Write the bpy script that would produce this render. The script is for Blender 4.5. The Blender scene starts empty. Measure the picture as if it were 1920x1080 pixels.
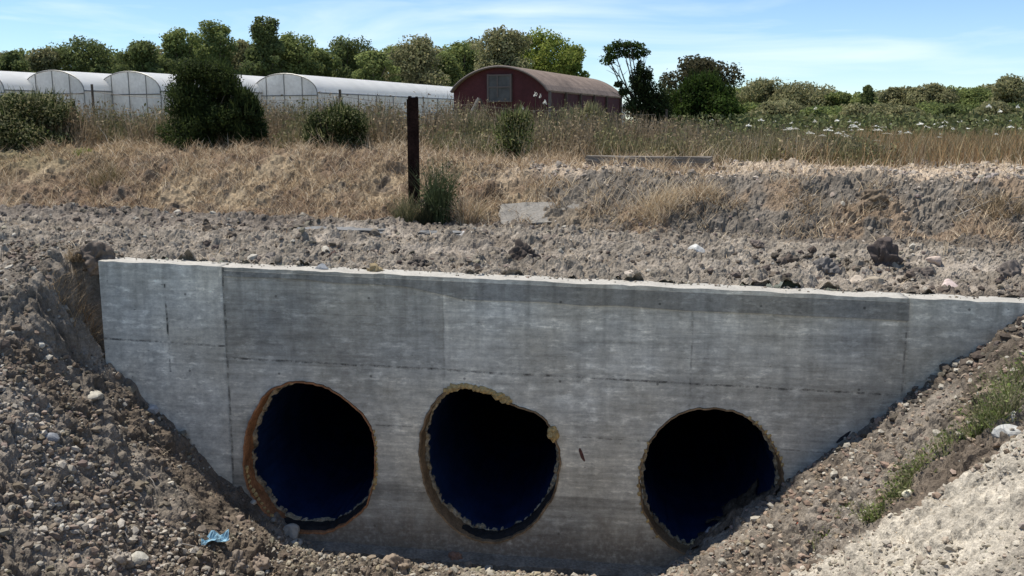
import bpy, bmesh, math
import numpy as np
from mathutils import Vector, Matrix
from math import radians, sin, cos, tan, pi

# ------------------------------------------------------------------ camera, light, exposure
SC = bpy.context.scene
FPX = 1800.0                       # focal length in photo pixels (1920 wide)
PITCH = math.atan(315 / FPX)
CAMZ = 1.5
cd = bpy.data.cameras.new("camera"); cam = bpy.data.objects.new("camera", cd)
SC.collection.objects.link(cam); SC.camera = cam
cd.sensor_width = 36.0; cd.lens = 36.0 * FPX / 1920; cd.clip_start = 0.1; cd.clip_end = 5000
cam.location = (0, 0, CAMZ); cam.rotation_euler = (pi / 2 - PITCH, 0, 0)

SUN_AZ, SUN_EL = radians(-66), radians(68)      # azimuth from +Y towards +X
S = Vector((sin(SUN_AZ) * cos(SUN_EL), cos(SUN_AZ) * cos(SUN_EL), sin(SUN_EL)))
ld = bpy.data.lights.new("sun", 'SUN'); ld.energy = 4.6; ld.angle = radians(0.5); ld.color = (1.0, 0.94, 0.85)
sun = bpy.data.objects.new("sun", ld); SC.collection.objects.link(sun)
sun.rotation_euler = S.to_track_quat('Z', 'Y').to_euler()

W = bpy.data.worlds.new("World"); SC.world = W; W.use_nodes = True
nt = W.node_tree; nt.nodes.clear()
out = nt.nodes.new('ShaderNodeOutputWorld'); bg = nt.nodes.new('ShaderNodeBackground')
sky = nt.nodes.new('ShaderNodeTexSky'); sky.sky_type = 'NISHITA'; sky.sun_disc = False
sky.sun_elevation = SUN_EL; sky.sun_rotation = SUN_AZ; sky.air_density = 1.0; sky.dust_density = 0.0; sky.ozone_density = 3.0; sky.altitude = 1500
tc = nt.nodes.new('ShaderNodeTexCoord'); mp = nt.nodes.new('ShaderNodeMapping')
mp.inputs['Scale'].default_value = (1.6, 1.6, 11.0); mp.inputs['Rotation'].default_value = (0.0, 0.10, 0.3)
nz = nt.nodes.new('ShaderNodeTexNoise'); nz.inputs['Scale'].default_value = 2.2; nz.inputs['Detail'].default_value = 7; nz.inputs['Distortion'].default_value = 0.6
rmp = nt.nodes.new('ShaderNodeValToRGB'); rmp.color_ramp.elements[0].position = 0.50; rmp.color_ramp.elements[1].position = 0.85
rmp.color_ramp.elements[1].color = (0.75, 0.75, 0.75, 1)
mx = nt.nodes.new('ShaderNodeMixRGB'); mx.inputs['Color2'].default_value = (7.6, 8.2, 9.0, 1)
L = nt.links.new
tint = nt.nodes.new('ShaderNodeMixRGB'); tint.blend_type = 'MULTIPLY'; tint.inputs['Fac'].default_value = 1; tint.inputs['Color2'].default_value = (.86, .945, 1.0, 1)
L(tc.outputs['Generated'], mp.inputs['Vector']); L(mp.outputs[0], nz.inputs['Vector']); L(nz.outputs['Fac'], rmp.inputs['Fac'])
L(rmp.outputs['Color'], mx.inputs['Fac']); L(sky.outputs[0], tint.inputs['Color1']); L(tint.outputs[0], mx.inputs['Color1']); L(mx.outputs[0], bg.inputs['Color']); L(bg.outputs[0], out.inputs[0])
bg.inputs['Strength'].default_value = 0.118
SC.view_settings.view_transform = 'Standard'; SC.view_settings.look = 'None'
SC.view_settings.exposure = 0.36; SC.view_settings.gamma = 1.0
SC.cycles.max_bounces = 6; SC.cycles.diffuse_bounces = 3; SC.cycles.transparent_max_bounces = 6

# ------------------------------------------------------------------ helpers
R = np.random.default_rng(7)
COL = SC.collection

def ray(px, py):
    dx = (px - 960) / FPX; dy = (540 - py) / FPX
    return np.array([dx, cos(PITCH) + dy * sin(PITCH), -sin(PITCH) + dy * cos(PITCH)])

def at(px, py, Y):
    d = ray(px, py); k = Y / d[1]
    return np.array([d[0] * k, Y, CAMZ + d[2] * k])

def hsh(ix, iy, seed):
    h = (ix.astype(np.int64) * 374761393 + iy.astype(np.int64) * 668265263 + seed * 1442695041) & 0xffffffff
    h = ((h ^ (h >> 13)) * 1274126177) & 0xffffffff
    return ((h ^ (h >> 16)) & 0xffffff) / float(0xffffff)

def vn(x, y, seed=0):
    ix = np.floor(x); iy = np.floor(y); fx = x - ix; fy = y - iy
    fx = fx * fx * (3 - 2 * fx); fy = fy * fy * (3 - 2 * fy)
    a = hsh(ix, iy, seed); b = hsh(ix + 1, iy, seed); c = hsh(ix, iy + 1, seed); d = hsh(ix + 1, iy + 1, seed)
    return a + (b - a) * fx + (c - a) * fy + (a - b - c + d) * fx * fy

def fbm(x, y, sc, octv=4, seed=0):
    t = 0; a = 0.5; n = 0
    for o in range(octv):
        t = t + a * vn(x / sc + 17.3 * o, y / sc - 9.1 * o, seed + o); n += a; a *= 0.5; sc *= 0.5
    return t / n

def clods(x, y, cell, seed):
    """height of half-buried round lumps on a jittered lattice"""
    gx = x / cell; gy = y / cell; ix = np.floor(gx); iy = np.floor(gy)
    best = np.zeros_like(gx)
    for a in (-1, 0, 1):
        for b in (-1, 0, 1):
            cx = ix + a; cy = iy + b
            jx = cx + hsh(cx, cy, seed); jy = cy + hsh(cx, cy, seed + 1)
            r = 0.25 + 0.5 * hsh(cx, cy, seed + 2) ** 2
            sq = 0.7 + 0.6 * hsh(cx, cy, seed + 3)
            d2 = ((gx - jx) * sq) ** 2 + ((gy - jy) / sq) ** 2
            best = np.maximum(best, np.sqrt(np.maximum(0, r * r - d2)))
    return best * cell

def sm(a, b, x):
    t = np.clip((x - a) / (b - a), 0, 1); return t * t * (3 - 2 * t)

# wall frame: u along the wall, v in front of it (towards the camera)
WY = radians(6.0); CA, SA = cos(WY), sin(WY); WO = np.array([0, 9.0]); TOPS = -0.029
def uv_of(x, y): return x * CA - (y - 9) * SA, -x * SA - (y - 9) * CA
def xy_of(u, v): return u * CA - v * SA, 9 - u * SA - v * CA
def wall_hit(px, py, v=0.0):
    d = ray(px, py)
    # plane: -x*SA-(y-9)*CA = v
    k = (9 * CA - v) / (d[0] * SA + d[1] * CA)
    x, y, z = d[0] * k, d[1] * k, CAMZ + d[2] * k
    return uv_of(x, y)[0], z

UL = wall_hit(188, 560)[0]; UR = 7.2
PU = [-14, -8, -5.5, -4.9, -4.30, -2.95, -2.15, -1.75, 1.25, 1.5, 2.6, 3.45, 4.65, 5.4, 8, 12]
PZ = [.45, .25, .06, -.22, -.80, -2.1, -2.76, -2.88, -2.90, -2.84, -1.98, -1.26, -.27, -.12, -.2, -.3]

def hgt(x, y, fine=True):
    x = np.asarray(x, float); y = np.asarray(y, float)
    u, v = uv_of(x, y)
    # channel
    wob = (fbm(x, y, 1.1, 3, 11) - .5) * .32 * sm(0, .8, v) + (fbm(x, y, .5, 2, 12) - .5) * .16
    wu = u + np.where(u < 0, 1, -1) * wob * .8
    c = np.interp(wu, PU, PZ)
    c = c + (fbm(x, y, .45, 3, 21) - .5) * .13
    # pale graded spur on the right bank, standing a little proud
    edge = 1.55 + .16 * (fbm(u, v, .5, 2, 5) - .5) * 2 + (u - 1.9) * .23
    c = c + sm(edge - .10, edge + .12, v) * sm(1.3, 2.2, u) * .16
    # left of the wall end the bank runs up into the plateau
    s0 = (1 - sm(UL - .55, UL - .06, u)) * (1 - sm(0, 1.1, v)); c = c * (1 - s0) + (.10 + .25 * (fbm(x, y, .5, 3, 14) - .5)) * s0
    c = c + np.exp(-((v - .72) / .36) ** 2) * np.interp(u, [-2.6, -2.0, -.6, .3, 1.6, 2.2], [0, .25, .27, .24, .20, 0])
    caus = -.25 - .78 * (y - 1.6)
    c = np.maximum(c, np.minimum(caus, .1))
    # plateau behind the wall
    s = y - (13.35 - .32 * x)
    ht = np.interp(x, [-10, -2, 1.5, 8], [.92, .93, .73, .76]) * np.interp(y, [14, 20, 45], [1, 1, .95])
    wd = np.interp(x, [-10, 0, 2, 8], [2.6, 2.4, 1.7, 1.6])
    p = u * TOPS * (1 - sm(1, 4, -v)) - .03
    p = p + ht * sm(0, 1, (s + (fbm(x, y, 1.4, 3, 31) - .5) * .7) / wd) ** .85
    p = p + .10 * np.exp(-((s + .75) / .35) ** 2) * (1 - sm(-3, -.5, x))
    p = p + (fbm(x, y, .9, 3, 33) - .5) * (.10 + .12 * sm(-.3, .6, s) * (1 - sm(3, 6, s))) * sm(.1, .9, -v)
    sw = s + (fbm(x, y, 1.5, 2, 35) - .5) * .4; rut = -.06 * np.exp(-((sw + 1.15) / .2) ** 2) - .05 * np.exp(-((sw + 2.45) / .2) ** 2) + .06 * np.exp(-((sw + 1.62) / .13) ** 2) + .07 * np.exp(-((sw + .62) / .16) ** 2); p = p + rut * (.4 + .6 * sm(-3, 0, x))
    far = sm(30, 60, y); p = p * (1 - far) + .75 * far
    front = v > -.18
    z = np.where(front, c, p)
    if fine:
        near = 1 - sm(20, 30, y)
        dens = fbm(x, y, .8, 3, 41)
        k1 = sm(.42, .62, dens)
        isgrass = sm(.2, .7, s) * (1 - sm(0, 3, x)) * (~front)
        cl = clods(x, y, .16, 51) * np.where(front, .5, .6) * k1 + clods(x, y, .075, 55) * .85 * sm(.3, .5, fbm(x, y, .5, 2, 44)) + clods(x, y, .04, 59) * .75
        cl2 = clods(x, y, .30, 71) * np.where(front, .3, .5) * sm(.5, .6, fbm(x, y, 1.3, 2, 45))
        pale = front * sm(edge - .1, edge + .1, v) * sm(1.3, 2, u)
        smooth = pale * sm(.42, .55, fbm(x, y, .7, 3, 46) + .40 * (1 - sm(2.1, 3.1, u)) - .12)
        trk = (np.exp(-((s + 1.15 + .1 * np.sin(x)) / .28) ** 2) + np.exp(-((s + 2.45) / .25) ** 2)) * (~front) * (.4 + .6 * sm(-2, 2, x))
        cl = cl * (1 - .45 * pale); fines = front * sm(.50, .62, fbm(x, y, .8, 3, 47)) * .75; cl = cl * (1 - .85 * np.clip(trk, 0, 1)) * (1 - fines); cl2 = cl2 * (1 - .9 * np.clip(trk, 0, 1)) * (1 - fines) * (1 - .6 * sm(0, .5, s))
        z = z + (cl + cl2 * (1 - pale)) * near * (1 - .8 * smooth) * (1 - .45 * isgrass)
        rough = (fbm(x, y, .10, 4, 61) - .5) * .09 + (fbm(x, y, .035, 2, 62) - .5) * .03 * (1 - .6 * smooth)
        z = z + rough * near
        z = z + isgrass * near * ((fbm(x, y, .30, 4, 63) - .5) * .30 + (fbm(x, y, .08, 3, 67) - .5) * .06 + clods(x, y, .22, 66) * .25)
        z = z + sm(0, .5, s) * (1 - isgrass) * near * (~front) * (fbm(x, y, .3, 3, 64) - .5) * .11 * (1 - sm(3, 5, s))
    return z

def drop(px, py, fine=False):
    """the ground point seen at a photo pixel"""
    d = ray(px, py); ks = np.concatenate([np.linspace(3, 22, 1900), np.linspace(22, 120, 1500)])
    P = d[None, :] * ks[:, None]; P[:, 2] += CAMZ
    u, v = uv_of(P[:, 0], P[:, 1])
    g = hgt(P[:, 0], P[:, 1], fine)
    ok = (P[:, 2] <= g)
    i = int(np.argmax(ok)) if ok.any() else len(ks) - 1
    return np.array([P[i, 0], P[i, 1], g[i]])

def tag(o, label=None, cat=None, group=None, kind=None):
    if label: o['label'] = label
    if cat: o['category'] = cat
    if group: o['group'] = group
    if kind: o['kind'] = kind
    return o

def link(name, me, mat=None, parent=None, loc=None):
    o = bpy.data.objects.new(name, me); COL.objects.link(o)
    if mat is not None and me is not None: me.materials.append(mat)
    if parent is not None: o.parent = parent
    if loc is not None: o.location = loc
    return o

def empty(name, loc, rz=0):
    o = bpy.data.objects.new(name, None); COL.objects.link(o); o.location = loc; o.rotation_euler = (0, 0, rz)
    o.empty_display_size = .1
    return o

def npmesh(name, V, F, col=None, smooth=False):
    """V (n,3), F (m,k) same-size faces, col (n,3) per-vertex"""
    me = bpy.data.meshes.new(name); V = np.asarray(V, np.float32); F = np.asarray(F, np.int32)
    k = F.shape[1]
    me.vertices.add(len(V)); me.vertices.foreach_set('co', V.ravel())
    me.loops.add(F.size); me.loops.foreach_set('vertex_index', F.ravel())
    me.polygons.add(len(F)); me.polygons.foreach_set('loop_start', np.arange(0, F.size, k, dtype=np.int32))
    me.polygons.foreach_set('use_smooth', np.full(len(F), smooth, bool))
    me.update(calc_edges=True)
    if col is not None:
        a = me.color_attributes.new('Col', 'FLOAT_COLOR', 'POINT')
        c4 = np.ones((len(V), 4), np.float32); c4[:, :3] = col; a.data.foreach_set('color', c4.ravel())
    return me

def bmobj(name, bm, mat, parent=None, smooth=False):
    bmesh.ops.recalc_face_normals(bm, faces=bm.faces)
    me = bpy.data.meshes.new(name); bm.to_mesh(me); bm.free()
    if smooth:
        for p in me.polygons: p.use_smooth = True
    return link(name, me, mat, parent)

def add_box(bm, c, s, rz=0, tilt=None):
    M = Matrix.Translation(Vector(c)) @ Matrix.Rotation(rz, 4, 'Z')
    if tilt: M = M @ Matrix.Rotation(tilt[0], 4, 'X') @ Matrix.Rotation(tilt[1], 4, 'Y')
    M = M @ Matrix.Diagonal((s[0], s[1], s[2], 1))
    return bmesh.ops.create_cube(bm, size=1, matrix=M)['verts']

def tube_np(pts, rad, sides=6):
    pts = np.asarray(pts, float); n = len(pts); rad = np.broadcast_to(rad, n)
    T = np.gradient(pts, axis=0); T /= np.linalg.norm(T, axis=1)[:, None] + 1e-9
    up = np.array([0.31, .2, .93]); A = np.cross(T, up); A /= np.linalg.norm(A, axis=1)[:, None] + 1e-9; B = np.cross(T, A)
    th = np.arange(sides) * 2 * pi / sides
    V = (pts[:, None, :] + rad[:, None, None] * (np.cos(th)[None, :, None] * A[:, None, :] + np.sin(th)[None, :, None] * B[:, None, :])).reshape(-1, 3)
    F = [[i * sides + j, i * sides + (j + 1) % sides, (i + 1) * sides + (j + 1) % sides, (i + 1) * sides + j] for i in range(n - 1) for j in range(sides)]
    return V, np.array(F, np.int32).reshape(-1, 4)

def join_np(parts):
    Vs, Fs, o = [], [], 0
    for V, F in parts: Vs.append(V); Fs.append(F + o); o += len(V)
    return np.concatenate(Vs), np.concatenate(Fs)

# ------------------------------------------------------------------ materials
def mat(name, base=(.5, .5, .5), rough=.85, vc=False, noise=None, bump=None, metal=0, trans=0, spec=.3, sub=None):
    """noise: list of (scale, amount, detail); bump: list of (scale, strength, distance)"""
    m = bpy.data.materials.new(name); m.use_nodes = True; t = m.node_tree; b = t.nodes['Principled BSDF']
    b.inputs['Roughness'].default_value = rough; b.inputs['Metallic'].default_value = metal
    b.inputs['Specular IOR Level'].default_value = spec
    if vc:
        a = t.nodes.new('ShaderNodeVertexColor'); a.layer_name = 'Col'; c = a.outputs['Color']
    else:
        a = t.nodes.new('ShaderNodeRGB'); a.outputs[0].default_value = (*base, 1); c = a.outputs[0]
    g = t.nodes.new('ShaderNodeNewGeometry')
    for (sc_, am, de) in (noise or []):
        n = t.nodes.new('ShaderNodeTexNoise'); n.inputs['Scale'].default_value = sc_; n.inputs['Detail'].default_value = de
        t.links.new(g.outputs['Position'], n.inputs['Vector'])
        r = t.nodes.new('ShaderNodeMapRange'); r.inputs[1].default_value = .3; r.inputs[2].default_value = .7
        r.inputs[3].default_value = 1 - am; r.inputs[4].default_value = 1 + am
        t.links.new(n.outputs['Fac'], r.inputs[0])
        v = t.nodes.new('ShaderNodeVectorMath'); v.operation = 'SCALE'; t.links.new(c, v.inputs[0]); t.links.new(r.outputs[0], v.inputs['Scale']); c = v.outputs[0]
    t.links.new(c, b.inputs['Base Color'])
    prev = None
    for (sc_, st, di) in (bump or []):
        n = t.nodes.new('ShaderNodeTexNoise'); n.inputs['Scale'].default_value = sc_; n.inputs['Detail'].default_value = 4
        t.links.new(g.outputs['Position'], n.inputs['Vector'])
        bp = t.nodes.new('ShaderNodeBump'); bp.inputs['Strength'].default_value = st; bp.inputs['Distance'].default_value = di
        t.links.new(n.outputs['Fac'], bp.inputs['Height'])
        if prev: t.links.new(prev.outputs[0], bp.inputs['Normal'])
        prev = bp
    if prev: t.links.new(prev.outputs[0], b.inputs['Normal'])
    if trans:
        tr = t.nodes.new('ShaderNodeBsdfTranslucent'); t.links.new(c, tr.inputs['Color'])
        ms = t.nodes.new('ShaderNodeMixShader'); ms.inputs[0].default_value = trans
        o = t.nodes['Material Output']; t.links.new(b.outputs[0], ms.inputs[1]); t.links.new(tr.outputs[0], ms.inputs[2]); t.links.new(ms.outputs[0], o.inputs[0])
    return m

M_SOIL = mat('soil', vc=True, rough=.95, noise=[(5, .22, 4), (30, .25, 4), (90, .25, 3)], bump=[(45, .7, .016), (150, .6, .006)], spec=.15)
M_CLOD = mat('stones', vc=True, rough=.92, noise=[(30, .15, 4)], bump=[(90, .4, .006)], spec=.2)
M_LEAF = mat('leaves', vc=True, rough=.75, trans=.45, spec=.08)
M_STRAW = mat('straw', vc=True, rough=.8, trans=.25, spec=.1)
M_BARK = mat('bark', (.09, .075, .055), .9, noise=[(6, .3, 4)], bump=[(20, .5, .02)])
M_RUST = mat('rusty steel', (.020, .010, .008), .9, noise=[(5, .5, 5), (40, .4, 3)], bump=[(40, .5, .004)], spec=.08)
M_FOAM = mat('foam', (.42, .30, .13), .9, noise=[(30, .35, 4)], bump=[(50, .7, .01)])
M_WOOD = mat('old wood', (.10, .075, .055), .9, noise=[(12, .3, 5)])
M_PALEWOOD = mat('grey timber', (.30, .27, .23), .9, noise=[(12, .2, 5)])
M_SLAB = mat('old concrete', (.21, .195, .17), .9, noise=[(4, .2, 5), (40, .2, 3)], bump=[(50, .4, .006)])
M_SLABD = mat('weathered concrete', (.17, .17, .165), .9, noise=[(4, .2, 5), (40, .2, 3)], bump=[(50, .4, .006)])
M_WIRE = mat('wire', (.12, .11, .10), .6, metal=.6)
M_BLUE = mat('blue plastic', (.30, .50, .62), .5, trans=.2, noise=[(25, .15, 3)])
M_BRICK = mat('brick', (.42, .10, .05), .85, noise=[(40, .2, 3)])

# board-marked concrete for the headwall; local X along the wall, local Z up (0 = top line)
def concrete(name, tint, seams_z=(), seams_x=(), streak=.24, blotch=.30, darkbase=False):
    m = bpy.data.materials.new(name); m.use_nodes = True; t = m.node_tree; b = t.nodes['Principled BSDF']
    N = t.nodes.new; K = t.links.new
    b.inputs['Roughness'].default_value = .88; b.inputs['Specular IOR Level'].default_value = .25
    tc = N('ShaderNodeTexCoord'); sep = N('ShaderNodeSeparateXYZ'); K(tc.outputs['Object'], sep.inputs[0])
    def noise(scale3, sc_, de, rough=.55, off=0):
        mp = N('ShaderNodeMapping'); mp.inputs['Scale'].default_value = scale3; mp.inputs['Location'].default_value = (off, off, off)
        K(tc.outputs['Object'], mp.inputs[0]); n = N('ShaderNodeTexNoise'); n.inputs['Scale'].default_value = sc_; n.inputs['Detail'].default_value = de
        n.inputs['Roughness'].default_value = rough; K(mp.outputs[0], n.inputs['Vector']); return n.outputs['Fac']
    def mr(x, a, b_, c, d):
        r = N('ShaderNodeMapRange'); r.inputs[1].default_value = a; r.inputs[2].default_value = b_; r.inputs[3].default_value = c; r.inputs[4].default_value = d
        K(x, r.inputs[0]); return r.outputs[0]
    def math_(op, a, b_=None):
        n = N('ShaderNodeMath'); n.operation = op
        for i, q in enumerate((a, b_)):
            if q is None: continue
            if isinstance(q, (int, float)): n.inputs[i].default_value = q
            else: K(q, n.inputs[i])
        return n.outputs[0]
    f = mr(noise((.7, .7, 1.0), 1.1, 5, .6), .3, .7, 1 - blotch, 1 + blotch)
    f = math_('MULTIPLY', f, mr(noise((1, 1, 14), 1.6, 6, .7, 3), .3, .7, 1 - streak, 1 + streak))
    f = math_('MULTIPLY', f, mr(noise((1.2, 1, 1.8), 7, 8, .85, 9), .3, .7, .60, 1.40))
    f = math_('MULTIPLY', f, mr(noise((6, 1, 1.2), 1.4, 4, .6, 5), .3, .7, .86, 1.14))
    # board bands: every 0.10 m one board with its own tone
    bz = math_('MULTIPLY', math_('ADD', sep.outputs['Z'], 5), 9.5)
    wn = N('ShaderNodeTexWhiteNoise'); wn.noise_dimensions = '2D'
    cb = N('ShaderNodeCombineXYZ'); K(math_('FLOOR', bz), cb.inputs[0])
    K(math_('FLOOR', math_('MULTIPLY', math_('ADD', sep.outputs['X'], 20), .55)), cb.inputs[1]); K(cb.outputs[0], wn.inputs['Vector'])
    f = math_('MULTIPLY', f, mr(wn.outputs['Value'], 0, 1, .92, 1.08))
    # pale lime marks and dark pits
    pits = mr(noise((1, 1, 2), 26, 2, .5, 2), .70, .76, 1, .55); f = math_('MULTIPLY', f, pits)
    lime = mr(noise((1.3, 1, 3.6), 4.5, 5, .7, 7), .54, .66, 1, 1.45); f = math_('MULTIPLY', f, lime)
    wob = math_('MULTIPLY', math_('SUBTRACT', noise((1, 1, 1), 3, 3, .5, 4), .5), .03)
    brk = mr(noise((1, 1, 1), 8, 4, .75, 12), .42, .60, 0, 1)
    for (z, slope, wdt, dark, x0, x1) in seams_z:
        zz = math_('SUBTRACT', math_('ADD', sep.outputs['Z'], wob), math_('ADD', math_('MULTIPLY', sep.outputs['X'], slope), z))
        ln = mr(math_('ABSOLUTE', zz), wdt * .4, wdt, dark, 0)
        ins = math_('MULTIPLY', math_('GREATER_THAN', sep.outputs['X'], x0), math_('LESS_THAN', sep.outputs['X'], x1))
        f = math_('MULTIPLY', f, math_('SUBTRACT', 1, math_('MULTIPLY', math_('MULTIPLY', ln, ins), brk)))
    for (x, wdt, dark, z0, z1) in seams_x:
        zz = math_('SUBTRACT', math_('ADD', sep.outputs['X'], wob), x)
        ln = mr(math_('ABSOLUTE', zz), wdt * .4, wdt, dark, 0)
        ins = math_('MULTIPLY', math_('GREATER_THAN', sep.outputs['Z'], z0), math_('LESS_THAN', sep.outputs['Z'], z1))
        f = math_('MULTIPLY', f, math_('SUBTRACT', 1, math_('MULTIPLY', math_('MULTIPLY', ln, ins), brk)))
    if darkbase:      # each formwork panel took its own tone
        zl = math_('SUBTRACT', sep.outputs['Z'], math_('MULTIPLY', sep.outputs['X'], TOPS)); upper = math_('GREATER_THAN', math_('ADD', zl, wob), seam)
        xl = math_('ADD', sep.outputs['X'], wob)
        for xa, xb, up_, lo_ in ((-9, ux(832, 620), .80, .95), (ux(832, 620), ux(1297, 650), 1.02, 1.06), (ux(1297, 650), 9, .98, 1.0)):
            ins = math_('MULTIPLY', math_('GREATER_THAN', xl, xa), math_('LESS_THAN', xl, xb))
            tone = math_('ADD', math_('MULTIPLY', upper, up_ - lo_), lo_)
            f = math_('MULTIPLY', f, math_('ADD', 1, math_('MULTIPLY', ins, math_('SUBTRACT', tone, 1))))
    if darkbase:      # damp mud-stained lift at the foot, with its own edge, between the first two pipes and along the base
        zed = math_('ADD', sep.outputs['Z'], math_('MULTIPLY', wob, .6))
        dm = mr(math_('SUBTRACT', zed, math_('MULTIPLY', sep.outputs['X'], TOPS)), DB - .01, DB + .01, .70, 1.0)
        f = math_('MULTIPLY', f, dm)
    # rain drips from the coping, tie holes
    dr = mr(noise((7, 1, .35), 1.2, 4, .6, 31), .50, .66, 0, 1); top = mr(math_('SUBTRACT', sep.outputs['Z'], math_('MULTIPLY', sep.outputs['X'], TOPS)), -1.1, -.05, 0, 1)
    f = math_('MULTIPLY', f, math_('SUBTRACT', 1, math_('MULTIPLY', math_('MULTIPLY', dr, top), .26)))
    hx = math_('SUBTRACT', math_('FRACT', math_('MULTIPLY', sep.outputs['X'], 1 / .93)), .5); hz = math_('SUBTRACT', math_('FRACT', math_('MULTIPLY', math_('ADD', sep.outputs['Z'], 5.27), 1 / .78)), .5)
    hd = math_('SQRT', math_('ADD', math_('POWER', math_('MULTIPLY', hx, .93), 2), math_('POWER', math_('MULTIPLY', hz, .78), 2)))
    f = math_('MULTIPLY', f, mr(hd, .009, .016, .45, 1))
    rgb = N('ShaderNodeRGB'); rgb.outputs[0].default_value = (*tint, 1)
    v = N('ShaderNodeVectorMath'); v.operation = 'SCALE'; K(rgb.outputs[0], v.inputs[0]); K(f, v.inputs['Scale'])
    # faint warm / cool drift
    hue = N('ShaderNodeMixRGB'); hue.blend_type = 'MULTIPLY'; hue.inputs['Color2'].default_value = (1.06, 1.0, .91, 1)
    K(mr(noise((1, 1, 1), .9, 3, .5, 21), .4, .65, 0, 1), hue.inputs['Fac']); K(v.outputs[0], hue.inputs['Color1'])
    mud = N('ShaderNodeMixRGB'); mud.inputs['Color2'].default_value = (.17, .135, .10, 1)
    mh = math_('ADD', math_('SUBTRACT', sep.outputs['Z'], math_('MULTIPLY', sep.outputs['X'], TOPS)), math_('MULTIPLY', noise((2.5, 1, 1), 2, 5, .7, 41), -.8))
    K(math_('MULTIPLY', mr(mh, -3.05, -2.75, .75, 0), mr(noise((1, 1, 1), 22, 3, .6, 43), .35, .55, .3, 1)), mud.inputs['Fac']); K(hue.outputs[0], mud.inputs['Color1'])
    K(mud.outputs[0], b.inputs['Base Color'])
    bp = N('ShaderNodeBump'); bp.inputs['Strength'].default_value = .35; bp.inputs['Distance'].default_value = .006
    K(noise((1, 1, 6), 9, 6, .7, 6), bp.inputs['Height'])
    frac = math_('FRACT', bz); grv = mr(frac, 0, .06, 0, 1)
    bp2 = N('ShaderNodeBump'); bp2.inputs['Strength'].default_value = .25; bp2.inputs['Distance'].default_value = .004; K(grv, bp2.inputs['Height']); K(bp.outputs[0], bp2.inputs['Normal'])
    K(bp2.outputs[0], b.inputs['Normal'])
    return m

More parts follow.
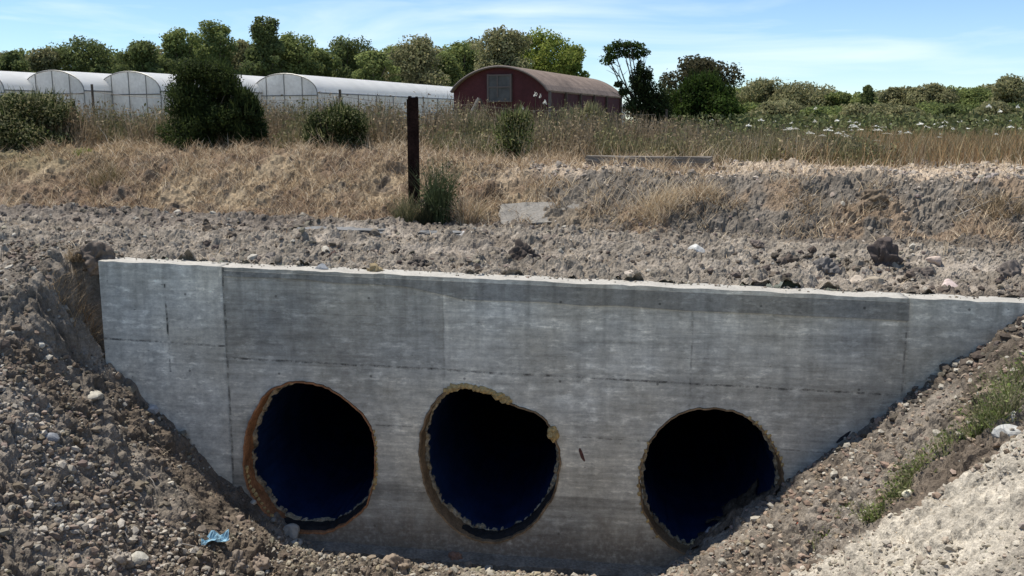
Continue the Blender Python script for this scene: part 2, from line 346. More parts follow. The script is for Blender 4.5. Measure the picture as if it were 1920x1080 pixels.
# ------------------------------------------------------------------ ground sheet
def build_ground():
    tt = np.concatenate([np.linspace(-1.6, -.62, 60)[:-1], np.arange(-.62, .62, .0016), np.linspace(.62, 1.6, 60)])
    vv = np.concatenate([np.linspace(8.4, 4.6, 20)[:-1], np.arange(4.6, .0, -.019), [-.02, -.10, -.27]])
    v = -.27; st = .016
    while v > -14: v -= st; st = min(st * 1.0045, .07); vv = np.append(vv, v)
    st = .08
    while v > -2500: v -= st; st *= 1.06; vv = np.append(vv, v)
    T, Vv = np.meshgrid(tt, vv)
    Y = (9 * CA - Vv) / (CA + SA * T); X = T * Y
    Z = hgt(X, Y)
    u, v = uv_of(X, Y)
    # rows under the wall stay low / meet its top
    Zb = hgt(X, Y, False); e_ = .05; gx = (hgt(X + e_, Y, False) - hgt(X - e_, Y, False)) / (2 * e_); gy = (hgt(X, Y + e_, False) - hgt(X, Y - e_, False)) / (2 * e_)
    gx = np.clip(gx, -1.3, 1.3); gy = np.clip(gy, -1.3, 1.3); wall_near = (np.abs(v + .15) < .28) & (u > UL - .05); gx = np.where(wall_near, 0, gx); gy = np.where(np.abs(v + .15) < .28, 0, gy); gy = np.where(Y > 30, 0, gy); gx = np.where(Y > 30, 0, gx)
    ln = np.sqrt(1 + gx * gx + gy * gy); dd = Z - Zb
    Vt = np.stack([X - dd * gx / ln, Y - dd * gy / ln, Zb + dd / ln], -1).reshape(-1, 3)
    nr, nc = X.shape
    idx = np.arange(nr * nc).reshape(nr, nc)
    F = np.stack([idx[:-1, :-1], idx[:-1, 1:], idx[1:, 1:], idx[1:, :-1]], -1)
    cliff = (Vv[:-1, :-1] > -.15) & (Vv[1:, :-1] < -.15) & (u[:-1, :-1] > UL + .04) & (u[:-1, :-1] < UR - .1)
    F = F[~cliff].reshape(-1, 4)
    # colour zones (the stuff the ground is made of)
    s = Y - (13.35 - .32 * X); front = v > -.18
    n1 = fbm(X, Y, .7, 4, 81)[..., None]; n2 = fbm(X, Y, .18, 3, 85)[..., None]; n3 = fbm(X, Y, 2.2, 3, 88)[..., None]
    brown = np.array([.128, .103, .078]); grey = np.array([.192, .166, .134]); pale = np.array([.41, .37, .30]); straw = np.array([.30, .232, .15]); clay = np.array([.14, .122, .10]); olive = np.array([.15, .13, .06])
    def mixc(a, b, k): return a * (1 - k) + b * k
    C = mixc(brown, grey, sm(.35, .65, n1))
    C = C * (.55 + .9 * n2)
    edge = 1.55 + .16 * (fbm(u, v, .5, 2, 5) - .5) * 2 + (u - 1.9) * .23
    kp = (front * sm(edge - .05, edge + .12, v) * sm(1.3, 1.9, u))[..., None]
    C = mixc(C, pale * (.8 + .35 * n2), kp * (1 - .55 * sm(.5, .7, n1) * sm(2.2, 3.5, u)[..., None]))
    # road strip: lighter crumbs
    road = ((~front) * (1 - sm(-.4, .3, s)))[..., None]
    C = mixc(C, np.array([.240, .208, .166]) * (.6 + .8 * n2), road * (.35 + .65 * sm(.35, .6, n3)))
    trk = ((np.exp(-((s + 1.15 + .1 * np.sin(X)) / .28) ** 2) + np.exp(-((s + 2.45) / .25) ** 2)) * (~front))[..., None]
    C = mixc(C, np.array([.34, .295, .24]) * (.85 + .3 * n2), np.clip(trk, 0, 1) * .85 * road)
    plg = (np.exp(-((s + .75) / .6) ** 2) * (~front) * (1 - sm(-4, -1, X)))[..., None]
    C = mixc(C, np.array([.145, .122, .10]) * (.5 + 1.0 * n2), plg * .8)
    floor = (front * sm(.25, .45, v) * sm(-2.45, -2.6, Z) * 1.0)[..., None]
    C = mixc(C, np.array([.33, .29, .225]) * (.8 + .3 * n2), floor * sm(.3, .6, n1))
    berm = ((~front) * sm(-.15, .35, s))[..., None]
    gl = (1 - sm(-.5, 1.2, X + (fbm(X, Y, 1.2, 3, 91) - .5) * 3))[..., None]
    right = mixc(clay, grey, sm(.5, .8, n1)); right = mixc(right, np.array([.22, .165, .115]), sm(.56, .66, fbm(X, Y, .6, 4, 93)[..., None]))
    topl = sm(1.35, 1.9, s)[..., None]; right = mixc(right, np.array([.42, .34, .25]), topl * (1 - sm(3.5, 5, s)[..., None]))
    left = mixc(straw, np.array([.17, .12, .08]), sm(.35, .6, n1)); left = mixc(left, brown, sm(.62, .75, n2))
    C = mixc(C, mixc(right, left, gl), berm)
    fz = sm(16.5, 20, Y)[..., None]; fieldc = mixc(np.array([.20, .14, .07]), olive, sm(.4, .6, n3))
    C = mixc(C, fieldc, fz)
    ff = sm(45, 90, Y)[..., None]; C = mixc(C, np.array([.10, .11, .045]) * np.ones_like(C), ff)
    me = npmesh('ground', Vt, F, C.reshape(-1, 3), smooth=False)
    o = link('ground', me, M_SOIL); tag(o, kind='structure')
    return o
build_ground()

# ------------------------------------------------------------------ headwall
WM = Matrix.Translation((0, 9, 0)) @ Matrix.Rotation(-WY, 4, 'Z')     # local x = u, local -y = v
def wloc(u, z, v=0): return Vector((*xy_of(u, v), z))
U1 = wall_hit(421, 620)[0]; U2 = wall_hit(1703, 600)[0]
ZB = -3.05
seam = wall_hit(1000, 703)[1] - TOPS * wall_hit(1000, 703)[0]
seam2 = wall_hit(1120, 822)[1] - TOPS * wall_hit(1120, 822)[0]
seamL = wall_hit(310, 648)[1] - TOPS * wall_hit(310, 648)[0]
DB = wall_hit(760, 910)[1] - TOPS * wall_hit(760, 910)[0]
ux = lambda px, py: wall_hit(px, py)[0]
C_MID = concrete('board marked concrete', (.50, .482, .415), [(seam, TOPS, .015, .72, -9, 9), (seam2, TOPS, .012, .5, ux(700, 820), 9), (-.42, TOPS, .006, .25, -9, 9)],
                 [(ux(1297, 650), .014, .45, -1.35, -.25), (ux(832, 620), .014, .32, -1.0, -.25), (U1 + .012, .016, .7, -3, 1), (U2 - .012, .012, .5, -3, 1)], darkbase=True)
C_LEFT = concrete('lighter concrete', (.59, .57, .49), [(seamL, TOPS * 1.3, .014, .75, -9, 9)], [(ux(312, 600), .014, .85, -1.0, -.1)], streak=.14, blotch=.22)
C_RIGHT = concrete('lighter concrete right', (.52, .505, .435), [], [], streak=.10, blotch=.16)
C_BAND = concrete('smooth dark concrete', (.275, .27, .24), [], [], streak=.10, blotch=.14)
C_TOP = mat('trowelled concrete', (.38, .36, .315), .9, noise=[(5, .12, 5), (40, .15, 4)], bump=[(60, .5, .008)])

def catmull(P, n=12):
    P = np.array(P, float); m = len(P); o = []
    for i in range(m):
        p0, p1, p2, p3 = P[(i - 1) % m], P[i], P[(i + 1) % m], P[(i + 2) % m]
        for k in range(n):
            t = k / n
            o.append(.5 * (2 * p1 + (p2 - p0) * t + (2 * p0 - 5 * p1 + 4 * p2 - p3) * t * t + (3 * p1 - p0 - 3 * p2 + p3) * t ** 3))
    return np.array(o)

H1 = [(555, 714), (507, 731), (477, 768), (460, 815), (455, 865), (463, 912), (487, 952), (522, 983), (565, 1000), (610, 1000), (652, 982), (688, 948), (702, 908), (706, 860), (702, 815), (686, 782), (652, 750), (606, 722)]
H2 = [(868, 724), (830, 738), (802, 772), (786, 825), (788, 880), (803, 930), (835, 978), (880, 1008), (922, 1018), (962, 1010), (1008, 976), (1038, 930), (1051, 880), (1046, 832), (1030, 797), (1010, 776), (965, 757), (915, 734)]
H3 = [(1332, 764), (1280, 772), (1238, 800), (1210, 845), (1198, 895), (1202, 948), (1226, 996), (1262, 1030), (1310, 1046), (1370, 1040), (1420, 1015), (1455, 975), (1470, 925), (1468, 880), (1455, 840), (1428, 802), (1385, 774)]
HOLES = []
for k, Hh in enumerate((H1, H2, H3)):
    P = catmull([wall_hit(a, b) for a, b in Hh], 14)
    c = P.mean(0); d = P - c; ang = np.arctan2(d[:, 1], d[:, 0])
    rg = 1 + .010 * (vn(ang * 9, ang * 0 + k, 5) - .5) * 2 + .007 * (vn(ang * 24, ang * 0, 6 + k) - .5) * 2
    HOLES.append(c + d * rg[:, None])

def plate(name, outer, holes, v0, v1, mat_, parent, extra=None):
    """wall plate between v0 (front) and v1 (back) with holes, in wall-local coordinates"""
    cu = bpy.data.curves.new(name, 'CURVE'); cu.dimensions = '2D'; cu.fill_mode = 'BOTH'; cu.extrude = (v0 - v1) / 2
    for P in [outer] + list(holes):
        sp = cu.splines.new('POLY'); sp.points.add(len(P) - 1); sp.use_cyclic_u = True
        for i, (a, b) in enumerate(P): sp.points[i].co = (a, b, 0, 1)
    o = bpy.data.objects.new(name + 'c', cu); COL.objects.link(o)
    dg = bpy.context.evaluated_depsgraph_get(); dg.update()
    me = bpy.data.meshes.new_from_object(o.evaluated_get(dg)); bpy.data.objects.remove(o); bpy.data.curves.remove(cu)
    me.transform(Matrix.Translation((0, -(v0 + v1) / 2, 0)) @ Matrix.Rotation(pi / 2, 4, 'X'))
    me.name = name
    me.materials.clear()
    ob = link(name, me, mat_, parent)
    if extra is not None:
        me.materials.append(extra)
        for p in me.polygons:
            if p.normal.z > .9: p.material_index = 1
    return ob

root = empty('concrete_headwall', (0, 9, 0), -WY)
tag(root, 'long board-marked grey concrete headwall with three round pipe openings', 'retaining wall')
def rough_edge(u0, u1, dz=0, n=60, amp=.006):
    us = np.linspace(u0, u1, n); return [(a, TOPS * a + dz + amp * (vn(np.array(a * 7.), np.array(3.), 9) - .5) * 2 + amp * .7 * (vn(np.array(a * 23.), np.array(1.), 9) - .5) * 2) for a in us]
def outl(u0, u1, top=0, bot=ZB):
    e = rough_edge(u0, u1, top, n=max(6, int((u1 - u0) * 14))); return [(u0, bot), (u1, bot)] + e[::-1]
EL = (UL, U1 - .002); EM = (U1, U2); ER = (U2 + .002, UR)
TB = .0
plate('wall_panel', outl(*EL), [], -.012, -.30, C_LEFT, root, C_TOP)
plate('wall_panel', outl(*EM), HOLES, 0, -.30, C_MID, root, C_TOP)
plate('wall_panel', outl(*ER), [], -.010, -.30, C_RIGHT, root, C_TOP)
# proud smooth band along the top of the middle panel
b0, b1 = U1 + .03, U2 - .0
bt = [(a, TOPS * a - .035 + .0) for a in np.linspace(b0, b1, 40)]
bb = [(a, TOPS * a - (float(np.interp(a, [U1, ux(760, 560), ux(860, 560), U2], [.075, .10, .19, .20])) + .02 * vn(np.array(a * 3.), np.array(0.), 4))) for a in np.linspace(b0, b1, 40)]
plate('top_band', [(p[0], p[1]) for p in bb] + bt[::-1], [], .011, .0015, C_BAND, root)
# footing ledge
bm = bmesh.new(); add_box(bm, (0, -.07, -2.93), (6.4, .26, .28)); bmesh.ops.subdivide_edges(bm, edges=[e for e in bm.edges if e.calc_length() > 1], cuts=120)
for v_ in bm.verts:
    v_.co.z += TOPS * v_.co.x
    if v_.co.y < -.1: v_.co.y += .05 * (float(vn(np.array(v_.co.x * 3.), np.array(1.), 5)) - .6) + R.normal(0, .006); v_.co.z += (.03 * (float(vn(np.array(v_.co.x * 2.2), np.array(4.), 5)) - .9) + R.normal(0, .004)) * (v_.co.z > -2.95)
fo = bmobj('footing', bm, mat('muddy concrete', (.20, .175, .14), .95, noise=[(5, .3, 5), (40, .3, 3)], bump=[(30, .6, .02)]), root)
# cracks and smears stuck on the wall face
def splat(name, px, py, w, h, ang, mt, v=.004):
    u, z = wall_hit(px, py); n = 14; th = np.linspace(0, 2 * pi, n, endpoint=False); rr = 1 + .35 * (R.random(n) - .5)
    x = np.cos(th) * w / 2 * rr; y = np.sin(th) * h / 2 * rr
    P = [(u + x[i] * cos(ang) - y[i] * sin(ang), z + x[i] * sin(ang) + y[i] * cos(ang)) for i in range(n)]
    return plate(name, P, [], v, -.002, mt, root)
M_STAINR = mat('rust smear', (.10, .045, .035), .9, noise=[(40, .4, 3)]); M_STAIND = mat('tar smear', (.03, .03, .035), .9, noise=[(40, .4, 3)])
splat('rust_smear', 1091, 853, .035, .14, .35, M_STAINR)
splat('tar_smear', 1581, 820, .17, .035, .75, M_STAIND)

# ------------------------------------------------------------------ pipes in the wall
M_PIPE = mat('blue pipe lining', (.010, .027, .082), .38, noise=[(3, .35, 4), (18, .2, 4)], spec=.4)
M_SLEEVE = mat('rusty orange sleeve', (.31, .145, .065), .85, noise=[(6, .4, 5), (40, .3, 3)], bump=[(40, .6, .006)])
M_SLEEVE2 = mat('tan sleeve', (.20, .135, .075), .85, noise=[(6, .4, 5), (40, .3, 3)], bump=[(40, .6, .006)])
M_EDGE = mat('cream cut edge', (.34, .29, .20), .9, noise=[(9, .6, 5), (40, .4, 3)])
M_SHADE = mat('shade black', (.018, .017, .017), .8, noise=[(20, .4, 3)], bump=[(40, .7, .012)])  # black that paints in the shadow gap and the dark pipe ends
pl = ['leftmost of the three blue-lined pipes, with the thick orange rim', 'middle of the three blue-lined pipes, with yellow foam on its crown and side', 'rightmost of the three blue-lined pipes, half filled by the gravel bank']
PIPEC = []
for k, P in enumerate(HOLES):
    c = P.mean(0); PIPEC.append(c); n = len(P); d = P - c
    pr = empty('culvert_pipe', (*xy_of(c[0], 0), c[1]), -WY)
    tag(pr, pl[k], 'pipe', 'pipes through the headwall')
    ang = np.arctan2(d[:, 1], d[:, 0])
    def ringtube(sc0, v0, sc1, v1, jag=0, steps=4, seed=0):
        V = []
        for j in range(steps + 1):
            f = j / steps; sc_ = sc0 + (sc1 - sc0) * f; vv_ = v0 + (v1 - v0) * f
            jg = (jag * (vn(ang * 7, ang * 0 + seed, 3) - .3) + jag * .6 * (vn(ang * 26, ang * 0 + seed, 8) - .5)) * (1 - f)
            q = d * sc_; V.append(np.stack([q[:, 0], -(vv_ + jg), q[:, 1]], -1))
        V = np.concatenate(V); F = [[j * n + i, j * n + (i + 1) % n, (j + 1) * n + (i + 1) % n, (j + 1) * n + i] for j in range(steps) for i in range(n)]
        return V, np.array(F)
    # sleeve: lining of the opening, standing 1 cm proud of the concrete
    V, F = ringtube(.995, .012 if k != 2 else .006, .992, -.27, .014, 4, k)
    V2, F2 = ringtube(.975, .010 if k != 2 else .004, .970, -.27, .014, 4, k)
    lip = np.stack([np.arange(n), (np.arange(n) + 1) % n, len(V) + (np.arange(n) + 1) % n, len(V) + np.arange(n)], -1)
    VV, FF = np.concatenate([V, V2]), np.concatenate([F, F2 + len(V), lip])
    sl = link('sleeve', npmesh('sleeve', VV, FF), (M_SLEEVE, M_SLEEVE2, M_SLEEVE2)[k], pr)
    # shadow gap painted as a black ring, low and right in the opening
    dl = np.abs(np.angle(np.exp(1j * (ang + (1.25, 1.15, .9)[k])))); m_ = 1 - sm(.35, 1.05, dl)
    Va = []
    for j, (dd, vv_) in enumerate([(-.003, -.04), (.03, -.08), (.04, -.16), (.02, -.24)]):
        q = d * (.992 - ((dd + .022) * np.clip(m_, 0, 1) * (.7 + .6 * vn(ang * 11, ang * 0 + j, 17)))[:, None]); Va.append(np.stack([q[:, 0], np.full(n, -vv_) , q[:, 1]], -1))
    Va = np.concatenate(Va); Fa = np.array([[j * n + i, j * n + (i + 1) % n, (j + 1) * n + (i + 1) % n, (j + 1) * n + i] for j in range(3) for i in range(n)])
    link('gap_shade', npmesh('gap_shade', Va, Fa, smooth=True), M_SHADE, pr)
    # the pipe itself: ragged cut end, wall 3 cm thick, eight metres long, with a black cap added to keep the far end dark
    V, F = ringtube(.935, -.22, .935, -8.5, .07, 24, k + 20); V2, F2 = ringtube(.966, -.22, .966, -8.5, .07, 24, k + 20)
    lip = np.stack([np.arange(n), (np.arange(n) + 1) % n, len(V) + (np.arange(n) + 1) % n, len(V) + np.arange(n)], -1)
    VV = np.concatenate([V, V2]); FF = np.concatenate([F, F2 + len(V)])
    link('pipe_barrel', npmesh('pipe_barrel', VV, FF, smooth=True), M_PIPE, pr)
    # ragged cream cut edge of the barrel
    jj = V[:n].copy(); kk = V2[:n].copy(); fr_ = 1 + (1.0 * (vn(ang * 13, ang * 0 + k, 33) - .3) + 1.1 * (vn(ang * 40, ang * 0 + k, 35) - .5))[:, None]; mid = kk + (jj - kk) * fr_; mid[:, 1] -= .004; kk2 = kk.copy(); kk2[:, 1] -= .004
    bk = mid.copy(); bk[:, 1] += .05
    Ve = np.concatenate([kk2, mid, bk]); Fe = np.array([[j * n + i, j * n + (i + 1) % n, (j + 1) * n + (i + 1) % n, (j + 1) * n + i] for j in range(2) for i in range(n)])
    link('cut_edge', npmesh('cut_edge', Ve, Fe), M_EDGE, pr)
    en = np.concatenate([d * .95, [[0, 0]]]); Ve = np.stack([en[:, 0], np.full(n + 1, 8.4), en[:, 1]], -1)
    link('dark_end_cap', npmesh('dark_end_cap', Ve, np.array([[i, (i + 1) % n, n] for i in range(n)])), M_SHADE, pr)
    # ragged foam pressed out of the joint
    if k == 1: groups = [[(2.1 - .048 * i, .022 + .012 * R.random()) for i in range(18)], [(.50, .05), (.46, .055), (.42, .045), (.53, .035)]]
    elif k == 0: groups = [[(a, .012 + .010 * R.random())] for a in np.linspace(3.3, 4.1, 12)] + [[(a, .012 + .006 * R.random())] for a in np.linspace(-.4, .45, 12)]
    else: groups = [[(a, .009 + .006 * R.random())] for a in np.linspace(2.6, 4.0, 12)] + [[(a, .009 + .006 * R.random())] for a in np.linspace(.3, 1.1, 10)]
    for gr in groups:
        bm = bmesh.new()
        for a, r in gr:
            i = int(np.argmin(np.abs(np.angle(np.exp(1j * (ang - a))))))
            q = d[i] * (1.0 if k != 0 or a < 1 else .96); vo = .0 if (k != 0 or a < 1) else -.02
            ms = bmesh.ops.create_icosphere(bm, subdivisions=2, radius=r, matrix=Matrix.Translation((q[0], -vo - .005, q[1])) @ Matrix.Rotation(a, 4, 'Y') @ Matrix.Diagonal((.8 + R.random() * .5, .7, 1.1 + R.random() * .8, 1)))
            for vt in ms['verts']: vt.co += Vector(R.normal(0, r * .16, 3))
        bmobj('foam_seal', bm, M_FOAM, pr, smooth=False)

# ------------------------------------------------------------------ stones: generators
def ico(sub):
    bm = bmesh.new(); bmesh.ops.create_icosphere(bm, subdivisions=sub, radius=1)
    V = np.array([v.co[:] for v in bm.verts]); F = np.array([[v.index for v in f.verts] for f in bm.faces]); bm.free(); return V, F
I1 = ico(1); I2 = ico(2); I3 = ico(3); I4 = ico(5)
def rockshape(base, seed, rough=.2):
    V, F = base; r = np.random.default_rng(seed); V = V.copy()
    for _ in range(7):      # chop flat facets
        n = r.normal(size=3); n /= np.linalg.norm(n); k = .55 + .3 * r.random(); dd = V @ n; V -= np.outer(np.maximum(0, dd - k), n)
    V *= 1 + rough * (r.random((len(V), 1)) - .5) * (.5 if len(V) > 50 else 1)
    V *= (1, .72 + .3 * r.random(), .55 + .25 * r.random()); return V, F
def scatter_mesh(name, P, size, cols, base=I1, nvar=10, sink=.25, seed=1):
    """one mesh of many loose crumbs lying at P"""
    r = np.random.default_rng(seed); N = len(P); var = r.integers(0, nvar, N); Vs, Fs, Cs = [], [], []; off = 0
    for k in range(nvar):
        sel = np.where(var == k)[0]
        if not len(sel): continue
        V, F = rockshape(base, seed * 31 + k, .45); m = len(sel)
        a = r.random(m) * 2 * pi; b = r.normal(0, .5, m); ca, sa, cb, sb = np.cos(a), np.sin(a), np.cos(b), np.sin(b)
        x = V[None, :, 0] * cb[:, None] - V[None, :, 2] * sb[:, None]; z = V[None, :, 0] * sb[:, None] + V[None, :, 2] * cb[:, None]; y = np.repeat(V[None, :, 1], m, 0)
        X = x * ca[:, None] - y * sa[:, None]; Y = x * sa[:, None] + y * ca[:, None]
        Q = np.stack([X, Y, z], -1) * size[sel][:, None, None] + P[sel][:, None, :] + np.array([0, 0, 1]) * (size[sel] * (.45 - sink))[:, None, None]
        Vs.append(Q.reshape(-1, 3)); Fs.append((F[None] + (np.arange(m) * len(V))[:, None, None] + off).reshape(-1, 3)); off += m * len(V)
        Cs.append(np.repeat(cols[sel], len(V), 0))
    return npmesh(name, np.concatenate(Vs), np.concatenate(Fs), np.concatenate(Cs))

def soilcol(N, r, palefrac=.15, base=(.172, .143, .11), pale=(.38, .35, .29)):
    c = np.array(base)[None] * (.62 + .75 * r.random((N, 1))) * (1 + .10 * (r.random((N, 3)) - .5))
    k = r.random(N) < palefrac; c[k] = np.array(pale)[None] * (.65 + .5 * r.random((k.sum(), 1))); return c

def scat_area(name, label, xr, yr, N, smin, smax, cfun, keep, seed, base=I1, alpha=2.2):
    r = np.random.default_rng(seed); x = r.uniform(*xr, N); y = r.uniform(*yr, N); u, v = uv_of(x, y); s = y - (13.35 - .32 * x)
    ok = keep(x, y, u, v, s, r) & (np.abs(x / y) < .68); x, y = x[ok], y[ok]
    q = r.random(len(x)); size = smin * (1 - q * (1 - (smin / smax) ** alpha)) ** (-1 / alpha)
    P = np.stack([x, y, hgt(x, y)], -1)
    o = link(name, scatter_mesh(name, P, size, cfun(len(x), r), base, seed=seed), M_CLOD); tag(o, label, 'gravel', kind='stuff')

inwall = lambda u, v: (v < .02) & (v > -.16)
clump = lambda x, y, sc_, seed, thr, r: fbm(x, y, sc_, 3, seed) + .22 * (r.random(len(x)) - .5) > thr
scat_area('left_bank_gravel', 'loose brown clods and pebbles covering the left bank', (-9, -.6), (4, 10.5), 34000, .013, .065, lambda n, r: soilcol(n, r, .16), lambda x, y, u, v, s, r: (v > .03) & (u < -.9) & clump(x, y, .7, 101, .43, r) & (fbm(x, y, .8, 3, 47) < .50 + .2 * r.random(len(x))), 101)
scat_area('left_bank_pebbles', 'pale grey pebbles heaped low on the left bank', (-5, -.8), (4.5, 8.2), 14000, .018, .062, lambda n, r: soilcol(n, r, .42, (.20, .162, .125), (.38, .345, .29)), lambda x, y, u, v, s, r: (v > 1.2) & (u < -1.3) & clump(x, y, .6, 107, .5, r), 107)
scat_area('right_bank_gravel', 'loose brown clods covering the right bank below the weeds', (.6, 8), (5.8, 9.6), 20000, .012, .055, lambda n, r: soilcol(n, r, .22, (.24, .185, .138)), lambda x, y, u, v, s, r: (v > .03) & (v < 1.7 + (u - 1.9) * .23) & (u > 1.1) & clump(x, y, .6, 103, .42, r), 103)
scat_area('pale_spur_gravel', 'pale grey rubble strewn over the near right slope', (1.2, 6), (3.8, 7.4), 20000, .010, .050, lambda n, r: soilcol(n, r, .45, (.29, .25, .195), (.42, .38, .31)), lambda x, y, u, v, s, r: (v > 1.55 + (u - 1.9) * .23) & (u > 1.5) & clump(x, y, .8, 105, .50 - .10 * sm(2.4, 3.4, u), r), 105)
scat_area('channel_floor_gravel', 'small stones scattered on the channel floor', (-2.6, 2.2), (6.5, 9.0), 6000, .012, .06, lambda n, r: soilcol(n, r, .35, (.27, .23, .17)), lambda x, y, u, v, s, r: (v > .22) & (u > -2.3) & (u < 1.8), 111)
scat_area('road_clods', 'crumbled dry earth clods along the track above the wall', (-9, 8.5), (8.6, 16.5), 40000, .009, .07, lambda n, r: soilcol(n, r, .10, (.215, .182, .142)), lambda x, y, u, v, s, r: (v < -.20) & (s < .2) & clump(x, y, .6, 113, .53, r) & ((np.abs(s + 1.15) > .3) | (r.random(len(x)) < .25)) & ((np.abs(s + 2.45) > .25) | (r.random(len(x)) < .3)), 113)
scat_area('wall_top_crumbs', 'dry earth crumbs spilled on top of the headwall', (-4.5, 6), (8, 9.8), 5000, .007, .024, lambda n, r: soilcol(n, r, .25, (.26, .22, .17)), lambda x, y, u, v, s, r: (v < -.07) & (v > -.32) & (u > UL) & (r.random(len(u)) < sm(-.05, -.33, v)), 115)
scat_area('berm_rubble', 'pale dry clods on the earth bank to the right of the post', (.3, 9), (10.5, 18.5), 15000, .015, .085, lambda n, r: soilcol(n, r, .35, (.25, .215, .18), (.44, .38, .31)), lambda x, y, u, v, s, r: (s > .1) & (s < 4.2) & (r.random(len(u)) < .18 + .82 * sm(1.1, 1.9, s)) & clump(x, y, .7, 117, .42, r), 117)
scat_area('dark_clods', 'dark damp lumps of earth thrown along the wall edge', (-3.5, 8), (8.4, 11.5), 3600, .022, .085, lambda n, r: soilcol(n, r, .08, (.105, .085, .068)), lambda x, y, u, v, s, r: (v < -.3) & (v > -2.2) & (r.random(len(u)) < .25 + .75 * sm(1, 4, u)) & clump(x, y, .5, 131, .52, r), 119, base=I2)
scat_area('bank_edge_clods', 'dark lumps of earth where the right bank meets the wall', (2.5, 6), (8, 9), 900, .025, .085, lambda n, r: soilcol(n, r, .08, (.10, .085, .068)), lambda x, y, u, v, s, r: (v > .03) & (v < .38) & (u > 2.8) & (r.random(len(u)) < .2 + .8 * sm(3.2, 4.2, u)), 123, base=I2)
scat_area('wall_end_rubble', 'broken earth tumbling past the left end of the wall', (-6.5, -3.8), (8, 10.6), 3500, .012, .06, lambda n, r: soilcol(n, r, .1, (.15, .12, .09)), lambda x, y, u, v, s, r: (u < UL - .02) & (u > UL - 1.6) & (v < 1.2) & (v > -.8), 125)
scat_area('base_rubble', 'stones and broken earth lying along the foot of the wall', (-2.2, 1.8), (8.2, 9.1), 700, .014, .06, lambda n, r: soilcol(n, r, .2, (.19, .155, .115)), lambda x, y, u, v, s, r: (v > .16) & (v < .6) & clump(x, y, .4, 139, .45, r), 127, base=I2)
scat_area('ploughed_clods', 'dark ploughed lumps of earth at the foot of the grassy bank', (-9.5, 0), (12, 17), 3500, .02, .09, lambda n, r: soilcol(n, r, .06, (.12, .10, .08)), lambda x, y, u, v, s, r: (s < .25) & (s > -1.7) & clump(x, y, .6, 133, .48, r), 121, base=I2)
# crumbs on the wall top must lie on it
o = bpy.data.objects['wall_top_crumbs']; me = o.data; a = np.empty(len(me.vertices) * 3, np.float32); me.vertices.foreach_get('co', a); a = a.reshape(-1, 12, 3)
cx = a.mean(1); u_, v_ = uv_of(cx[:, 0], cx[:, 1]); 
a[:, :, 2] += (u_ * TOPS + .006 - cx[:, 2])[:, None]; me.vertices.foreach_set('co', a.ravel()); me.update()

def stone(px, py, wpx, label, col=(.36, .33, .28), seed=0, flat=1.0, rz=0, name='stone', cat='stone', hw=None):
    p = drop(px, py); dist = float(np.dot(p - np.array([0, 0, CAMZ]), ray(960, 540) / np.linalg.norm(ray(960, 540))))
    r = wpx / 2 / FPX * dist * (.86 if ('clod' in label or 'clod' in name) else 1.0)
    rr = np.random.default_rng(seed)
    if name == 'earth_clod' or 'clod' in label:
        V, F = I4; nw, am, f0, f1 = 110, .055, 2.2, 24.0
    else:
        V, F = rockshape(I3, 900 + seed, .02); nw, am, f0, f1 = 20, .03, 1.5, 6.0
    U0 = V.copy(); dsp = np.zeros(len(V))
    for q_ in range(nw):
        w_ = rr.normal(size=3); w_ /= np.linalg.norm(w_); fq = f0 * (f1 / f0) ** (q_ / nw); dsp += am * (2.2 / fq) ** .45 * np.sin(U0 @ w_ * fq + rr.random() * 6)
    V = V * (1 + np.clip(dsp, -.45, .5))[:, None]
    if nw > 50: V = V * (1, .85, .8)
    V = V * r * (1, 1, flat * 1.15)
    c = np.array(col)[None] * (.85 + .3 * rr.random((len(V), 1)))
    me = npmesh(name, V, F, c, smooth=False)
    o = link(name, me, M_CLOD, loc=(p[0], p[1], p[2] + r * (.10 if 'clod' in label else .22) * flat)); o.rotation_euler = (rr.normal(0, .12), rr.normal(0, .12), rz)
    tag(o, label, cat, 'loose stones on the banks'); return o

stone(1892, 822, 58, 'large rounded white stone high on the right bank beside the green weeds', (.40, .40, .375), 1)
stone(1868, 806, 34, 'smaller white stone touching the large white one on the right bank', (.38, .38, .35), 2)
stone(1902, 790, 40, 'pale grey stone behind the large white stone at the right edge', (.40, .39, .36), 3)
stone(547, 1004, 34, 'upright blocky pale stone at the foot of the left bank by the first pipe', (.34, .31, .26), 4, 1.25)
stone(174, 748, 40, 'flat pale stone high on the left bank left of the wall', (.44, .41, .34), 5, .8)
stone(75, 650, 22, 'small whitish stone near the left edge on the upper left bank', (.48, .46, .40), 6)
stone(285, 774, 32, 'grey angular stone on the left bank beside the wall shadow', (.40, .39, .37), 7)
stone(95, 825, 30, 'bluish grey stone on the left bank near the left edge', (.26, .27, .28), 8)
stone(560, 1025, 36, 'pale broken stone below the upright blocky one near the first pipe', (.40, .36, .30), 9)
stone(488, 1058, 44, 'brown clod at the bottom edge left of the first pipe', (.25, .20, .155), 10)
stone(440, 1060, 46, 'rough brown clod at the bottom edge, further left', (.23, .19, .15), 11)
stone(665, 1052, 34, 'dark grey stone with pale top on the channel floor', (.30, .28, .25), 12)
stone(745, 1066, 50, 'brown crumbly clod on the channel floor between first and second pipe', (.25, .20, .15), 13)
stone(855, 1058, 42, 'reddish brown clod on the channel floor under the middle pipe', (.20, .12, .085), 14)
stone(1140, 1064, 52, 'mossy brown clod on the channel floor right of the middle pipe', (.20, .165, .11), 15)
stone(712, 1025, 34, 'ochre clod in the shade of the wall between first and second pipe', (.27, .21, .12), 16)
stone(620, 1018, 30, 'grey stone in the wall shade just right of the first pipe', (.22, .23, .24), 17)
stone(108, 990, 26, 'pale flat pebble low on the left bank', (.46, .44, .38), 18, .7)
stone(98, 948, 30, 'pale stone among dark clods low at left', (.42, .40, .35), 19)
